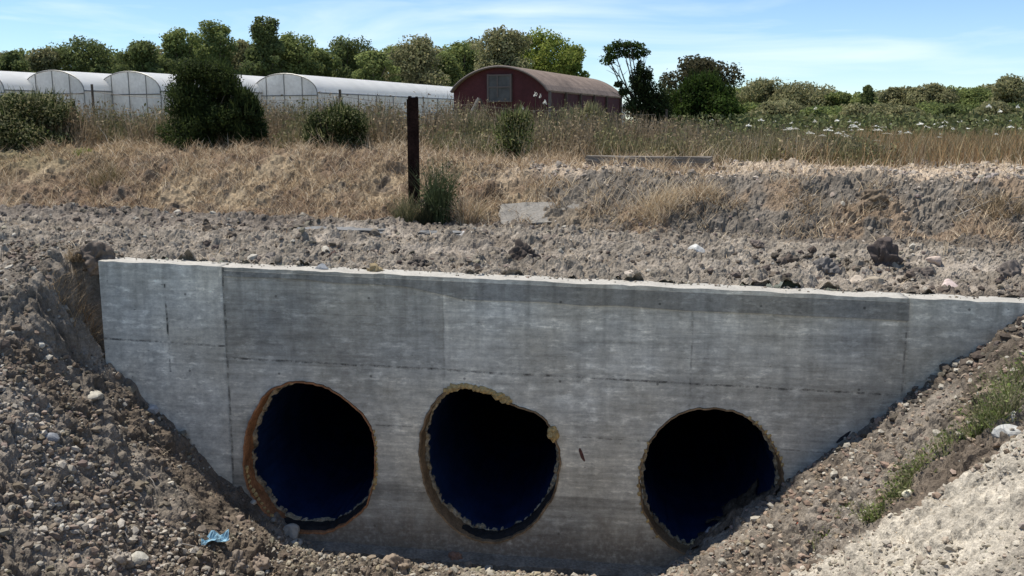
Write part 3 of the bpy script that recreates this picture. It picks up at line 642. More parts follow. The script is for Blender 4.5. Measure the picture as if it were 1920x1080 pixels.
stone(260, 1052, 40, 'pale wedge stone at the bottom edge left of centre', (.42, .40, .34), 20)
stone(225, 1052, 46, 'broad grey-brown clod at the bottom left', (.27, .24, .20), 21)
stone(1660, 500, 74, 'large dark clod on the track above the right end of the wall', (.085, .068, .06), 22, 1.2, name='earth_clod', cat='clod')
stone(1546, 512, 48, 'dark grey boulder on the track left of the large dark clod', (.14, .13, .12), 23, name='stone')
stone(1480, 538, 48, 'greenish flat stone on the edge of the wall top', (.19, .19, .12), 24, .7)
stone(1604, 534, 34, 'pale stone with orange tint just behind the wall top', (.44, .37, .29), 25)
stone(1640, 532, 40, 'tan flat stone just left of the pinkish one behind the wall top', (.33, .28, .21), 26, .7)
stone(1778, 542, 36, 'pinkish white stone behind the right end of the wall top', (.55, .44, .39), 27)
stone(1725, 522, 44, 'dark round clod right of the largest one above the wall', (.12, .10, .085), 28, name='earth_clod', cat='clod')
stone(1905, 525, 60, 'dark clod on the track at the right edge', (.13, .11, .095), 29, name='earth_clod', cat='clod')
stone(1752, 494, 36, 'pinkish tan stone on the track above the right end of the wall', (.42, .34, .28), 30)
stone(1303, 474, 34, 'white-topped stone on the track right of the middle', (.52, .51, .47), 31)
stone(982, 488, 52, 'dark upright clod on the track just above the middle of the wall', (.075, .06, .05), 32, 1.3, name='earth_clod', cat='clod')
stone(624, 487, 26, 'reddish dark clod standing by the wall edge at left', (.11, .07, .055), 33, 1.2, name='earth_clod', cat='clod')
stone(785, 497, 44, 'dark low clod by the wall edge left of the middle', (.085, .072, .06), 34, .8, name='earth_clod', cat='clod')
stone(510, 490, 30, 'grey-brown clod on the wall edge above the left joint', (.22, .19, .16), 35, name='earth_clod', cat='clod')
stone(868, 448, 24, 'pale stone on the track below the rusty post', (.42, .40, .37), 36)
stone(1180, 520, 34, 'pale pointed stone above the middle of the wall', (.40, .35, .29), 37)
stone(175, 458, 40, 'cream broken stone at the left of the track', (.60, .54, .45), 38, .5)
stone(150, 440, 26, 'small cream splinter of stone at the far left of the track', (.55, .50, .42), 39, .4)
stone(180, 505, 60, 'big brown clod beside the left end of the wall', (.13, .105, .085), 40, 1.1, name='earth_clod', cat='clod')
stone(1420, 462, 26, 'brown clod on the track in front of the dark clay bank', (.16, .13, .11), 41, name='earth_clod', cat='clod')
stone(1040, 450, 44, 'long low brown clod in front of the broken slab', (.17, .14, .115), 42, .5, name='earth_clod', cat='clod')
stone(1505, 986, 26, 'red broken tile piece on the right bank', (.50, .11, .06), 43, .5, name='tile_fragment', cat='tile')
stone(1508, 925, 20, 'small orange tile piece higher on the right bank near the third pipe', (.48, .20, .10), 44, .5, name='tile_fragment', cat='tile')
stone(1702, 932, 24, 'cream stone among the green weeds on the right bank', (.58, .55, .42), 45)
stone(1330, 1000, 26, 'grey stone in the mouth of the third pipe', (.24, .25, .27), 46)
stone(1640, 378, 60, 'brown sod lump hanging on the dark clay bank at right', (.15, .115, .08), 47, .8, name='earth_clod', cat='clod')

# heap of soil washed into the right pipe
def soil_in_pipe():
    u0, u1 = ux(1215, 960), ux(1468, 930); us = np.linspace(u0, u1, 60); vs = np.linspace(.06, -1.9, 60); U, Vv = np.meshgrid(us, vs)
    Z = np.interp(U, PU, PZ) + .0 - .22 * sm(0, .5, -Vv) - .4 * sm(.4, 1.9, -Vv) - .12 * (1 - sm(u0, u0 + .5, U)) * sm(0, .3, -Vv) + (fbm(U, Vv, .3, 3, 5) - .5) * .2 + clods(U, Vv, .11, 8) * .8 + clods(U, Vv, .05, 9) * .7 
    # keep inside the barrel
    c = PIPEC[2]; P = HOLES[2] - c; ang = np.arctan2(P[:, 1], P[:, 0]); rad = np.hypot(P[:, 0], P[:, 1]); o = np.argsort(ang)
    A = np.arctan2(Z - c[1], U - c[0]); rr = np.interp(A, ang[o], rad[o]) * .90; q = np.hypot(U - c[0], Z - c[1]); k = np.where((q > rr), rr / q, 1)
    U = c[0] + (U - c[0]) * k; Z = c[1] + (Z - c[1]) * k
    X, Y = xy_of(U, Vv); V = np.stack([X, Y, Z], -1).reshape(-1, 3); idx = np.arange(3600).reshape(60, 60)
    F = np.stack([idx[:-1, :-1], idx[:-1, 1:], idx[1:, 1:], idx[1:, :-1]], -1).reshape(-1, 4)
    kk = (k < 1).reshape(-1)[F].all(1); F = F[~kk]
    C = np.array([.11, .088, .066])[None] * (.7 + .6 * R.random((3600, 1)))
    tag(link('soil_heap', npmesh('soil_heap', V, F, C), M_SOIL), 'earth and gravel washed into the mouth of the right pipe', 'soil', kind='stuff')
soil_in_pipe()

# ------------------------------------------------------------------ blades and leaves
def blades(P, h, w, lean, col, rng, az=None, segs=2, droop=.5):
    """tapered curved blades, one quad strip each"""
    N = len(P); a = rng.random(N) * 2 * pi if az is None else az; ln = lean
    dirx, diry = np.cos(a), np.sin(a); wa = rng.random(N) * 2 * pi; wx, wy = np.cos(wa), np.sin(wa)
    V = []; C = []
    for j in range(segs + 1):
        f = j / segs; hor = h * ln * (f ** (1 + droop)); up = h * np.sqrt(np.maximum(.02, 1 - ln ** 2)) * (f - droop * .35 * ln * f * f)
        c = P + np.stack([dirx * hor, diry * hor, up], -1); ww = (w * (1 - .85 * f) / 2)
        V += [c - np.stack([wx * ww, wy * ww, 0 * ww], -1), c + np.stack([wx * ww, wy * ww, 0 * ww], -1)]; C += [col, col]
    V = np.stack(V, 1).reshape(-1, 3); C = np.stack(C, 1).reshape(-1, 3); k = 2 * (segs + 1)
    base = (np.arange(N) * k)[:, None, None]; F = np.array([[2 * j, 2 * j + 1, 2 * j + 3, 2 * j + 2] for j in range(segs)])[None] + base
    return V, F.reshape(-1, 4), C

def cards(P, size, col, rng, nrm=None, asp=.55):
    """diamond leaf cards"""
    N = len(P); n = rng.normal(size=(N, 3)); 
    if nrm is not None: n = n * .7 + nrm
    n /= np.linalg.norm(n, axis=1)[:, None] + 1e-9; t = rng.normal(size=(N, 3)); a = np.cross(n, t); a /= np.linalg.norm(a, axis=1)[:, None] + 1e-9; b = np.cross(n, a)
    s_ = np.broadcast_to(size, N)[:, None] / 2
    V = np.stack([P - a * s_, P + b * s_ * asp, P + a * s_, P - b * s_ * asp], 1).reshape(-1, 3)
    F = np.arange(4 * N).reshape(-1, 4); return V, F, np.repeat(col, 4, 0)

def jn(parts):
    Vs, Fs, Cs, o = [], [], [], 0
    for V, F, C in parts: Vs.append(V); Fs.append(F + o); Cs.append(C); o += len(V)
    return np.concatenate(Vs), np.concatenate(Fs), np.concatenate(Cs)

def pick(cols, N, rng, var=.35):
    c = np.array(cols)[rng.integers(0, len(cols), N)]; return c * (1 - var / 2 + var * rng.random((N, 1)))

STR = [(.58, .47, .32), (.46, .355, .23), (.31, .235, .155), (.66, .56, .41), (.39, .28, .18)]
OLV = [(.16, .16, .075), (.21, .19, .09), (.12, .125, .06), (.26, .22, .12)]
BRN = [(.235, .18, .11), (.18, .14, .085), (.30, .235, .15)]

def ground_pts(N, xr, yr, keep, rng, tmax=.72):
    x = rng.uniform(*xr, N); y = rng.uniform(*yr, N); s = y - (13.35 - .32 * x); ok = (np.abs(x / y) < tmax) & keep(x, y, s); x, y = x[ok], y[ok]
    return np.stack([x, y, hgt(x, y)], -1)

def dry_straw():
    r = np.random.default_rng(21)
    P = ground_pts(110000, (-12, 3.2), (13, 20.5), lambda x, y, s: (s > .15) & (s < 6) & (fbm(x, y, .5, 4, 201) > .435 + .10 * sm(0, 2, x)), r)
    n = len(P); v1 = blades(P, (.08 + .24 * r.random(n) ** 2) * (.6 + .9 * fbm(P[:, 0], P[:, 1], .4, 2, 206)), .008 + .008 * r.random(n), .55 + .43 * r.random(n), pick(STR + [(.22, .15, .09)], n, r, .5), r)
    P2 = ground_pts(44000, (1, 12), (10.5, 18), lambda x, y, s: (s > .15) & (s < 4.5) & ((s < 1.3) | (r.random(len(x)) < .25)) & (fbm(x, y, .55, 4, 203) > .51), r)
    n = len(P2); v2 = blades(P2, .10 + .22 * r.random(n) ** 1.5, .009 + .007 * r.random(n), .5 + .45 * r.random(n), pick(STR, n, r, .5), r)
    P3 = ground_pts(9000, (-9, 9), (9.3, 14), lambda x, y, s: (s < .2) & (fbm(x, y, .5, 3, 205) > .56) & (uv_of(x, y)[1] < -.3), r)
    n = len(P3); v3 = blades(P3, .05 + .14 * r.random(n), .006 + .005 * r.random(n), .8 + .19 * r.random(n), pick(STR, n, r, .5), r)
    V, F, C = jn([v1, v2, v3]); tag(link('dry_grass', npmesh('dry_grass', V, F, C), M_STRAW), 'flattened straw-coloured dry grass over the earth bank', 'grass', kind='stuff')
    # straw and roots on the two channel banks
    x = r.uniform(-6.5, 6, 14000); y = r.uniform(5, 10, 14000); u, v = uv_of(x, y); k = (v > .04) & (np.abs(x / y) < .65) & ((u < -1.6) | (u > 1.6)) & (v < np.where(u > 0, 2.3, 9)) & (fbm(x, y, .5, 3, 207) > .54)
    P = np.stack([x[k], y[k], hgt(x[k], y[k])], -1); n = len(P)
    V, F, C = blades(P, .04 + .10 * r.random(n) ** 2, .004 + .004 * r.random(n), .75 + .24 * r.random(n), pick(STR + [(.2, .14, .09)], n, r, .5), r)
    tag(link('straw_litter', npmesh('straw_litter', V, F, C), M_STRAW), 'bits of straw and root lying on the channel banks', 'straw', kind='stuff')
dry_straw()

def tall_weeds():
    r = np.random.default_rng(22)
    def zone(x, y): return x / y       # image-independent bearing of the plots
    parts = []
    # dense brown-olive belt behind the bank, left of the barn shrub line
    P = ground_pts(90000, (-20, 6.5), (15.5, 30), lambda x, y, s: (s > 3.3 + .9 * sm(-6, 3, x)) & (fbm(x, y, 1.2, 3, 211) > .36) & (r.random(len(x)) < np.where(y > 23, .5, 1)), r)
    n = len(P); nz_ = sm(.3, .7, fbm(P[:, 0], P[:, 1], 1.3, 3, 212)); h = (.40 + .5 * r.random(n)) * (.6 + .85 * nz_) * (1 - .35 * sm(1, 5, P[:, 0])) * (.6 + .4 * sm(17, 21, P[:, 1]))
    parts.append(blades(P, h, .012 + .016 * r.random(n), .05 + .35 * r.random(n), np.where((fbm(P[:, 0], P[:, 1], 1.0, 3, 219) + .15 * (r.random(n) - .5) > .5)[:, None], pick(OLV, n, r, .6), pick(BRN + STR[1:3], n, r, .6)), r))
    q = r.integers(0, n, 90000); f = .25 + .75 * r.random(90000)
    C = P[q] + np.stack([r.normal(0, .07, 90000), r.normal(0, .07, 90000), h[q] * f * .95], -1)
    parts.append(cards(C, .04 + .05 * r.random(90000), np.where((fbm(C[:, 0], C[:, 1], 1.0, 3, 219) + .15 * (r.random(90000) - .5) > .5)[:, None], pick(OLV, 90000, r, .6), pick(BRN, 90000, r, .6)), r))
    # lower straw fringe at the foot of the belt
    P = ground_pts(24000, (-14, 7), (15.5, 24), lambda x, y, s: (s > 2.9) & (s < 5.5) & (fbm(x, y, .8, 3, 215) > .45), r)
    n = len(P); parts.append(blades(P, .18 + .35 * r.random(n), .010 + .009 * r.random(n), .2 + .6 * r.random(n), pick(STR + BRN, n, r, .5), r))
    V, F, C = jn(parts); tag(link('tall_weeds', npmesh('tall_weeds', V, F, C), M_STRAW), 'belt of tall brown and olive weeds between the earth bank and the fence', 'weeds', kind='stuff')
    # right: light straw grass, russet further right, green weeds behind
    parts = []
    P = ground_pts(60000, (1.5, 20), (14.2, 34), lambda x, y, s: (s > 3.9) & (x / y > .06) & (r.random(len(x)) < np.where(y > 24, .55, 1)), r)
    n = len(P); b = P[:, 0] / P[:, 1]; rus = (b + .12 * (fbm(P[:, 0], P[:, 1], 2, 2, 218) - .5) + .10 * (r.random(n) - .5)) > .34
    col = pick([(.36, .29, .16), (.24, .20, .10), (.40, .34, .20), (.15, .13, .06)], n, r, .5)
    col[rus] = pick([(.34, .21, .10), (.42, .29, .15), (.26, .17, .09), (.42, .33, .20), (.20, .18, .09)], int(rus.sum()), r, .5)
    parts.append(blades(P, (.22 + .40 * r.random(n)) * (.55 + .9 * fbm(P[:, 0], P[:, 1], 1.6, 3, 230)), .008 + .012 * r.random(n), .1 + .5 * r.random(n), col, r))
    P = ground_pts(70000, (3, 42), (24, 68), lambda x, y, s: (x / y > .17) & (fbm(x, y, 2, 3, 221) > .33), r)
    n = len(P); hv = .25 + .65 * sm(.35, .7, fbm(P[:, 0], P[:, 1], 2.2, 3, 223)); parts.append(blades(P, (.3 + .6 * r.random(n)) * hv, .03 + .035 * r.random(n), .1 + .4 * r.random(n), np.where((fbm(P[:, 0], P[:, 1], 3.0, 3, 225) > .5)[:, None], pick([(.14, .15, .06), (.17, .17, .085), (.11, .12, .05), (.24, .21, .12)], n, r, .6), pick([(.20, .18, .10), (.15, .15, .07), (.26, .22, .13)], n, r, .6)), r))
    C = P[r.integers(0, n, 40000)] + np.stack([r.normal(0, .2, 40000), r.normal(0, .2, 40000), .2 + .75 * r.random(40000)], -1)
    parts.append(cards(C, .09 + .09 * r.random(40000), pick([(.12, .14, .055), (.16, .165, .075), (.09, .105, .045)], 40000, r, .6), r))
    V, F, C = jn(parts); tag(link('field_grass', npmesh('field_grass', V, F, C), M_STRAW), 'straw, russet and green grass field beyond the bank at right', 'grass', kind='stuff')
tall_weeds()

# ------------------------------------------------------------------ trees and shrubs
def crown(blobs, n, leaf, cols, rng, shell=.45, clumpvar=.35, gap=.0):
    """blobs: (cx,cy,cz,rx,ry,rz)"""
    B = np.array(blobs); vol = (B[:, 3] * B[:, 4] * B[:, 5]) ** .75; q = rng.choice(len(B), n, p=vol / vol.sum())
    d = rng.normal(size=(n, 3)); d /= np.linalg.norm(d, axis=1)[:, None]; rr = 1 - shell * rng.random(n) ** 1.6
    rr *= 1 + .10 * rng.normal(size=n)
    P = B[q, :3] + d * rr[:, None] * B[q, 3:]
    tone = (1 - clumpvar / 2 + clumpvar * rng.random(len(B)))[q]
    col = pick(cols, n, rng, .4) * tone[:, None]
    if gap:
        ns = np.sin(P[:, 0] * 5.1 / B[q, 3].mean() + 1.3 * P[:, 2]) + np.sin(P[:, 2] * 6.3 / B[q, 3].mean() + P[:, 0]); keep = ns > -2 + gap; P, col, d = P[keep], col[keep], d[keep]
    return cards(P, leaf * (.6 + .8 * rng.random(len(P))), col, rng, nrm=d * .9 + np.array([0, 0, .25]), asp=.6)

def tree(px, top, wpx, Y, label, cols, kind='round', name='tree', cat='tree', group=None, n=3800, leaf=None, zb=None, seed=None, crown_from=.18, trunks=1, base_px=None):
    seed = int(px * 7 + top) if seed is None else seed; r = np.random.default_rng(seed)
    T = at(px, top, Y); g = float(hgt(np.array(T[0]), np.array(Y), False)) if zb is None else zb
    Hh = T[2] - g; wd = wpx / FPX * Y * 1.0; rad = wd / 2
    rt = empty(name, (T[0], Y, g), 0); tag(rt, label, cat, group)
    blobs = []
    nb = {'round': 30, 'tall': 28, 'airy': 34, 'shrub': 34, 'cone': 24, 'column': 46}[kind]
    for i in range(nb):
        f = (i + .5) / nb
        zf = crown_from + (1 - crown_from) * f
        if kind == 'round': env = math.sqrt(max(.05, 1 - (2 * (zf - .5) * 1.0) ** 2)) if zf > .5 else .92
        elif kind == 'tall': env = .45 + .5 * math.sin(pi * min(1, .2 + zf * .8))
        elif kind == 'airy': env = .6 + .5 * r.random()
        elif kind == 'cone': env = 1.02 - zf
        elif kind == 'column': env = float(np.interp(zf, [0, .3, .6, .85, 1], [.8, 1, .85, .55, .3]))
        else: env = math.sqrt(max(.10, 1 - (zf - .35) ** 2 / .45))
        a = r.random() * 2 * pi; rr = rad * env * (.25 + .65 * r.random() ** .6)
        env *= .78 + .40 * r.random(); rr = min(rad * 1.08, rad * env * (.25 + .65 * r.random() ** .6)); br = rad * (.20 + .22 * r.random()) * (.7 if kind in ('airy', 'cone') else 1) * (.85 if zf > .8 else 1)
        bz = min(Hh - br * (.75 + .8 * r.random() * (kind not in ('cone', 'airy')) * (i < nb - 1)), Hh * zf); rr = min(rr, max(0, rad * 1.05 - br * .7))
        blobs.append((cos(a) * rr, sin(a) * rr, bz, br * (.9 + .3 * r.random()), br, br * (.65 + .3 * r.random())))
    # a spine so the crown does not come apart
    for f in np.linspace(crown_from + .05, .86, 5): blobs.append((r.normal(0, .08) * rad, r.normal(0, .1) * rad, Hh * f, rad * (.5 if kind not in ('cone', 'airy') else .55 * (1.05 - f)), rad * .5, Hh * .14))
    leaf = leaf or max(.05, Y * .0030)
    V, F, C = crown(blobs, n, leaf, cols, r, shell=.6)
    link('crown', npmesh('crown', V, F, C), M_LEAF, rt)
    if kind in ('column', 'shrub') and Y < 35:      # upright sprigs that break the outline
        m_ = 900; a_ = r.random(m_) * 2 * pi; q_ = r.integers(0, nb, m_); B_ = np.array(blobs[:nb])[q_]; d_ = r.normal(size=(m_, 3)); d_[:, 2] = np.abs(d_[:, 2]); d_ /= np.linalg.norm(d_, axis=1)[:, None]
        P_ = B_[:, :3] + d_ * B_[:, 3:] * .8; Vb, Fb, Cb = blades(P_, (.10 + .16 * r.random(m_)) * (Y / 19), .022 * (Y / 19) * (.6 + .8 * r.random(m_)), .1 + .5 * r.random(m_), pick(cols, m_, r, .5), r, az=np.arctan2(B_[:, 1], B_[:, 0]) + r.normal(0, .5, m_))
        link('sprigs', npmesh('sprigs', Vb, Fb, Cb), M_LEAF, rt)
    parts = []
    for k in range(trunks):
        ox = (k - (trunks - 1) / 2) * rad * .3
        pts = np.array([[ox, 0, -.05], [ox * 1.3 + r.normal(0, .02) * Hh, r.normal(0, .02) * Hh, Hh * .3], [ox * 1.8 + r.normal(0, .03) * Hh, 0, Hh * .6], [ox * 2, 0, Hh * .85]])
        parts.append(tube_np(pts, np.array([.035, .026, .016, .006]) * Hh * (.8 if trunks > 1 else 1), 7))
    for b in blobs[:nb:2]:
        st = np.array([0, 0, max(Hh * .12, b[2] * .55)]); parts.append(tube_np([st, (st + np.array(b[:3])) / 2 + r.normal(0, .03, 3) * rad, b[:3]], np.array([.014, .009, .004]) * Hh, 5))
    V, F = join_np(parts); link('trunk', npmesh('trunk', V, F, smooth=True), M_BARK, rt)
    return rt

GD = [(0.125, 0.156, 0.057), (0.163, 0.192, 0.069), (0.1, 0.12, 0.052)]                 # dark evergreen
GM = [(0.188, 0.228, 0.075), (0.15, 0.186, 0.069), (0.237, 0.264, 0.092)]                  # mid
GY = [(.24, .28, .06), (.14, .18, .04), (.23, .25, .06)]                     # bright yellow green
GO = [(0.225, 0.222, 0.109), (0.294, 0.27, 0.144), (0.181, 0.186, 0.092)]                   # olive brown
grp = 'trees behind the greenhouses'
TL = [(22, 97, 70, 'low dark tree at the left edge behind the greenhouses', GD, 'round'), (78, 90, 60, 'small olive tree, second from the left behind the greenhouses', GO, 'tall'),
      (158, 70, 118, 'broad round dark tree behind the second greenhouse gable', GD, 'round'), (228, 100, 60, 'low mid-green tree in the gap right of the broad round one', GM, 'round'),
      (268, 76, 84, 'spreading dark tree just left of the big dark bush', GD, 'round'), (338, 52, 78, 'tall tree behind the left side of the big dark bush', GM, 'tall'),
      (402, 38, 76, 'tall green tree with pointed crown straight above the big dark bush', GM, 'tall'), (450, 76, 66, 'lower olive tree to the left of the tallest one', GO, 'round'),
      (494, 31, 62, 'tallest tree of the row with a loose narrow crown', GD, 'tall'), (553, 62, 76, 'green tree right of the tallest one', GM, 'tall'),
      (600, 92, 60, 'low tree filling the gap before the wide dark one', GM, 'round'), (645, 68, 96, 'wide dark tree above the middle of the white roofs', GD, 'round'),
      (702, 96, 70, 'low bright tree between two dark ones', GM, 'round'), (780, 64, 96, 'dark olive tree above the rusty post', GO, 'tall'),
      (832, 100, 60, 'low tree just left of the barn', GM, 'round'), (868, 78, 74, 'green tree over the left shoulder of the barn', GM, 'tall'),
      (938, 52, 104, 'tall dark olive tree straight behind the barn gable', GO, 'round'), (1016, 56, 112, 'bright yellow-green tree above the barn roof', GY, 'round'), (1068, 86, 56, 'small bright tree at the right end of the row over the barn roof', GY, 'tall')]
for i, (px, tp, w, lb, c, kd) in enumerate(TL):
    tree(px, tp, w * (1.42 if kd == 'tall' else 1.25), 112 + 14 * ((i * 5) % 4) / 3, lb, c, kd, group=grp, n=15000 if kd != 'airy' else 9000, leaf=.33, crown_from=.12)
for i, (px, tp, w) in enumerate([(5, 112, 90), (50, 108, 80), (112, 104, 90), (205, 106, 90), (300, 100, 90), (370, 92, 90), (430, 96, 90), (470, 90, 80), (520, 96, 80), (585, 104, 80), (680, 104, 90), (740, 100, 80), (815, 104, 80), (850, 98, 80), (900, 88, 90), (975, 84, 90)]):
    tree(px, tp - 15, w * 1.45, 136 + 4 * (i % 3), 'low filler tree in the dense second row seen through gaps behind the greenhouses', GM if i % 2 else GO, 'round', group='second row of trees behind the greenhouses', n=8000, leaf=.48, crown_from=.1)
grp = 'trees along the far edge of the field'
TR = [(1314, 105, 128, 'round dark brownish tree rising behind the glossy dark bush', [(.07, .068, .035), (.055, .055, .03), (.09, .08, .045)], 'round', 48), (1430, 147, 96, 'light olive tree right of the dark bushes', GO, 'round', 85),
      (1508, 153, 130, 'broad olive tree in the middle of the field edge', GO, 'round', 84), (1575, 172, 70, 'low mid-green tree right of the broad olive one', GM, 'round', 82),
      (1628, 160, 62, 'dark pointed tree in the gap of the field edge', GD, 'cone', 80), (1692, 163, 72, 'thin-topped olive tree right of the dark pointed one', GO, 'airy', 82),
      (1752, 156, 86, 'round olive tree, third from the right', GO, 'round', 80), (1828, 164, 100, 'low yellow-green tree, second from the right', GM, 'round', 86), (1898, 141, 92, 'taller tree at the right edge', GO, 'round', 78)]
for i, (px, tp, w) in enumerate([(1380, 172, 90), (1470, 178, 90), (1545, 176, 90), (1600, 184, 90), (1660, 180, 90), (1720, 176, 90), (1790, 172, 90), (1862, 168, 90), (1930, 164, 90)]):
    tree(px, tp - 10, w * 1.45, 98 + 3 * (i % 3), 'low tree filling the second row of the far field edge', GM if i % 3 == 0 else GO, 'round', group='second row of trees along the field edge', n=6500, leaf=.36, crown_from=.05)
for px, tp, w, lb, c, kd, Y in TR:
    tree(px, tp, w * 1.1, Y, lb, c, kd, group=grp, n=12000, leaf=.22 if Y > 60 else .17, crown_from=.05)
grp = 'shrubs at the foot of the field edge'
for px, tp, w, lb, c, Y in [(1405, 192, 70, 'mid-green shrub beside the glossy dark bush', GM, 50), (1565, 198, 116, 'broad leafy shrub in the middle of the green field', GM, 52), (1470, 186, 80, 'low olive shrub left of the broad leafy one', GO, 60),
                            (1655, 192, 90, 'low shrub under the dark pointed tree', GO, 66), (1740, 190, 90, 'low green shrub right of the middle of the field', GM, 64), (1830, 193, 100, 'bright low shrub near the right edge', [(.10, .13, .04), (.12, .14, .05)], 62), (1900, 192, 80, 'dark low shrub at the right edge', GD, 58), (1445, 190, 80, 'grey-green shrub nearest to the glossy dark bush in the weedy field', GO, 42), (1530, 199, 70, 'small green shrub before the broad leafy one', GM, 42), (1610, 193, 80, 'olive shrub to the right of the broad leafy one', GO, 44), (1700, 198, 90, 'low olive shrub amid the white flowers', GO, 42), (1790, 194, 80, 'dusky green shrub behind the russet grass', GD, 44), (1868, 190, 90, 'olive shrub behind the russet grass near the right edge', GO, 43)]:
    tree(px, tp, w * 1.1, Y, lb, c, 'shrub', 'shrub', 'shrub', grp, n=6000, leaf=.14, crown_from=.05)
DK = [(.040, .056, .018), (.062, .082, .026), (.028, .040, .015)]
tree(385, 110, 170, 18.7, 'big dense dark green bush standing at the back of the bank', DK + [(.05, .07, .018)], 'column', 'bush', 'bush', n=52000, leaf=.045, crown_from=.04, trunks=3, seed=5)
tree(456, 168, 74, 18.5, 'narrow dark side bush growing against the big bush on its right', DK, 'column', 'bush', 'bush', n=12000, leaf=.055, crown_from=.04, trunks=2)
tree(48, 172, 190, 19.7, 'wide dark scrubby bush at the left edge of the picture', DK + GO, 'shrub', 'bush', 'bush', n=22000, leaf=.055, crown_from=.03, trunks=3)
tree(634, 198, 132, 17.9, 'low dark bush left of the rusty post', DK + GO[:1], 'shrub', 'bush', 'bush', n=17000, leaf=.048, crown_from=.03, trunks=3)
tree(965, 208, 92, 16.9, 'small grey-green bush below the barn', DK[:2] + GO + GM[:1], 'shrub', 'bush', 'bush', n=6000, leaf=.04, crown_from=.03, trunks=2)
tree(1318, 138, 142, 30, 'glossy dark green round bush right of the leaning tree', [(.040, .070, .014), (.055, .09, .018), (.03, .045, .012)], 'shrub', 'bush', 'bush', n=26000, leaf=.085, crown_from=.05, trunks=3)
tree(1100, 205, 90, 23, 'pale olive scrub bush in front of the barn side', GO + [(.17, .15, .08)], 'shrub', 'bush', 'bush', n=6000, leaf=.05, crown_from=.04, trunks=2)

def leaning_tree():
    Y = 29.0; r = np.random.default_rng(77); b = at(1225, 255, Y); g = float(hgt(np.array(b[0]), np.array(Y), False))
    rt = empty('leaning_tree', (b[0], Y, g)); tag(rt, 'leaning tree with bare fanning branches and a flat green top right of the barn', 'tree')
    def q(px, py): p = at(px, py, Y); return np.array([p[0] - b[0], 0, p[2] - g])
    parts = []; tips = [(1138, 100), (1150, 85), (1165, 80), (1180, 80), (1195, 82), (1208, 90), (1142, 118), (1205, 112), (1175, 100)]
    for i, (x, y) in enumerate(tips):
        e = q(x, y); e[1] = r.normal(0, .25); m = q(1188 + (x - 1170) * .5, 168) + r.normal(0, .05, 3)
        parts.append(tube_np([q(1222 - 3 * i * .5, 262), q(1208 + (i - 4) * 3, 215), m, e], [.06, .04, .022, .008], 6))
        for k in range(3):
            f = .3 + .6 * r.random(); s0 = m + (e - m) * f; parts.append(tube_np([s0, s0 + np.array([r.normal(-.1, .2), r.normal(0, .15), .15 + .25 * r.random()])], [.010, .003], 4))
    for i in range(10):
        s0 = q(1145 + 50 * r.random(), 150 + 30 * r.random()); parts.append(tube_np([q(1195, 195), (q(1195, 195) + s0) / 2, s0 + np.array([-.05, 0, .1])], [.02, .012, .003], 4))
    V, F = join_np(parts); link('trunk', npmesh('trunk', V, F, smooth=True), M_BARK, rt)
    bl = [(*q(x, y), .17 + .1 * r.random(), .25, .12 + .05 * r.random()) for x, y in [(1145, 92), (1160, 84), (1178, 84), (1195, 86), (1204, 98), (1150, 104), (1170, 98), (1188, 104), (1140, 112)]]
    V, F, C = crown(bl, 2600, .075, [(.05, .085, .02), (.07, .10, .025), (.035, .055, .018)], r, shell=.8)
    link('crown', npmesh('crown', V, F, C), M_LEAF, rt)
    bl = [(*q(x, y), w / FPX * Y, .4, h / FPX * Y) for x, y, w, h in [(1205, 165, 22, 26), (1192, 150, 12, 20), (1225, 185, 28, 32), (1240, 215, 22, 34), (1212, 215, 32, 32), (1200, 130, 9, 16), (1225, 240, 34, 22), (1185, 200, 18, 18), (1170, 172, 10, 9), (1160, 158, 8, 6), (1215, 140, 8, 14)]]
    V, F, C = crown(bl, 16000, .07, DK + [(.04, .05, .02)], r, shell=.8)
    link('lower_foliage', npmesh('lower_foliage', V, F, C), M_LEAF, rt)
leaning_tree()

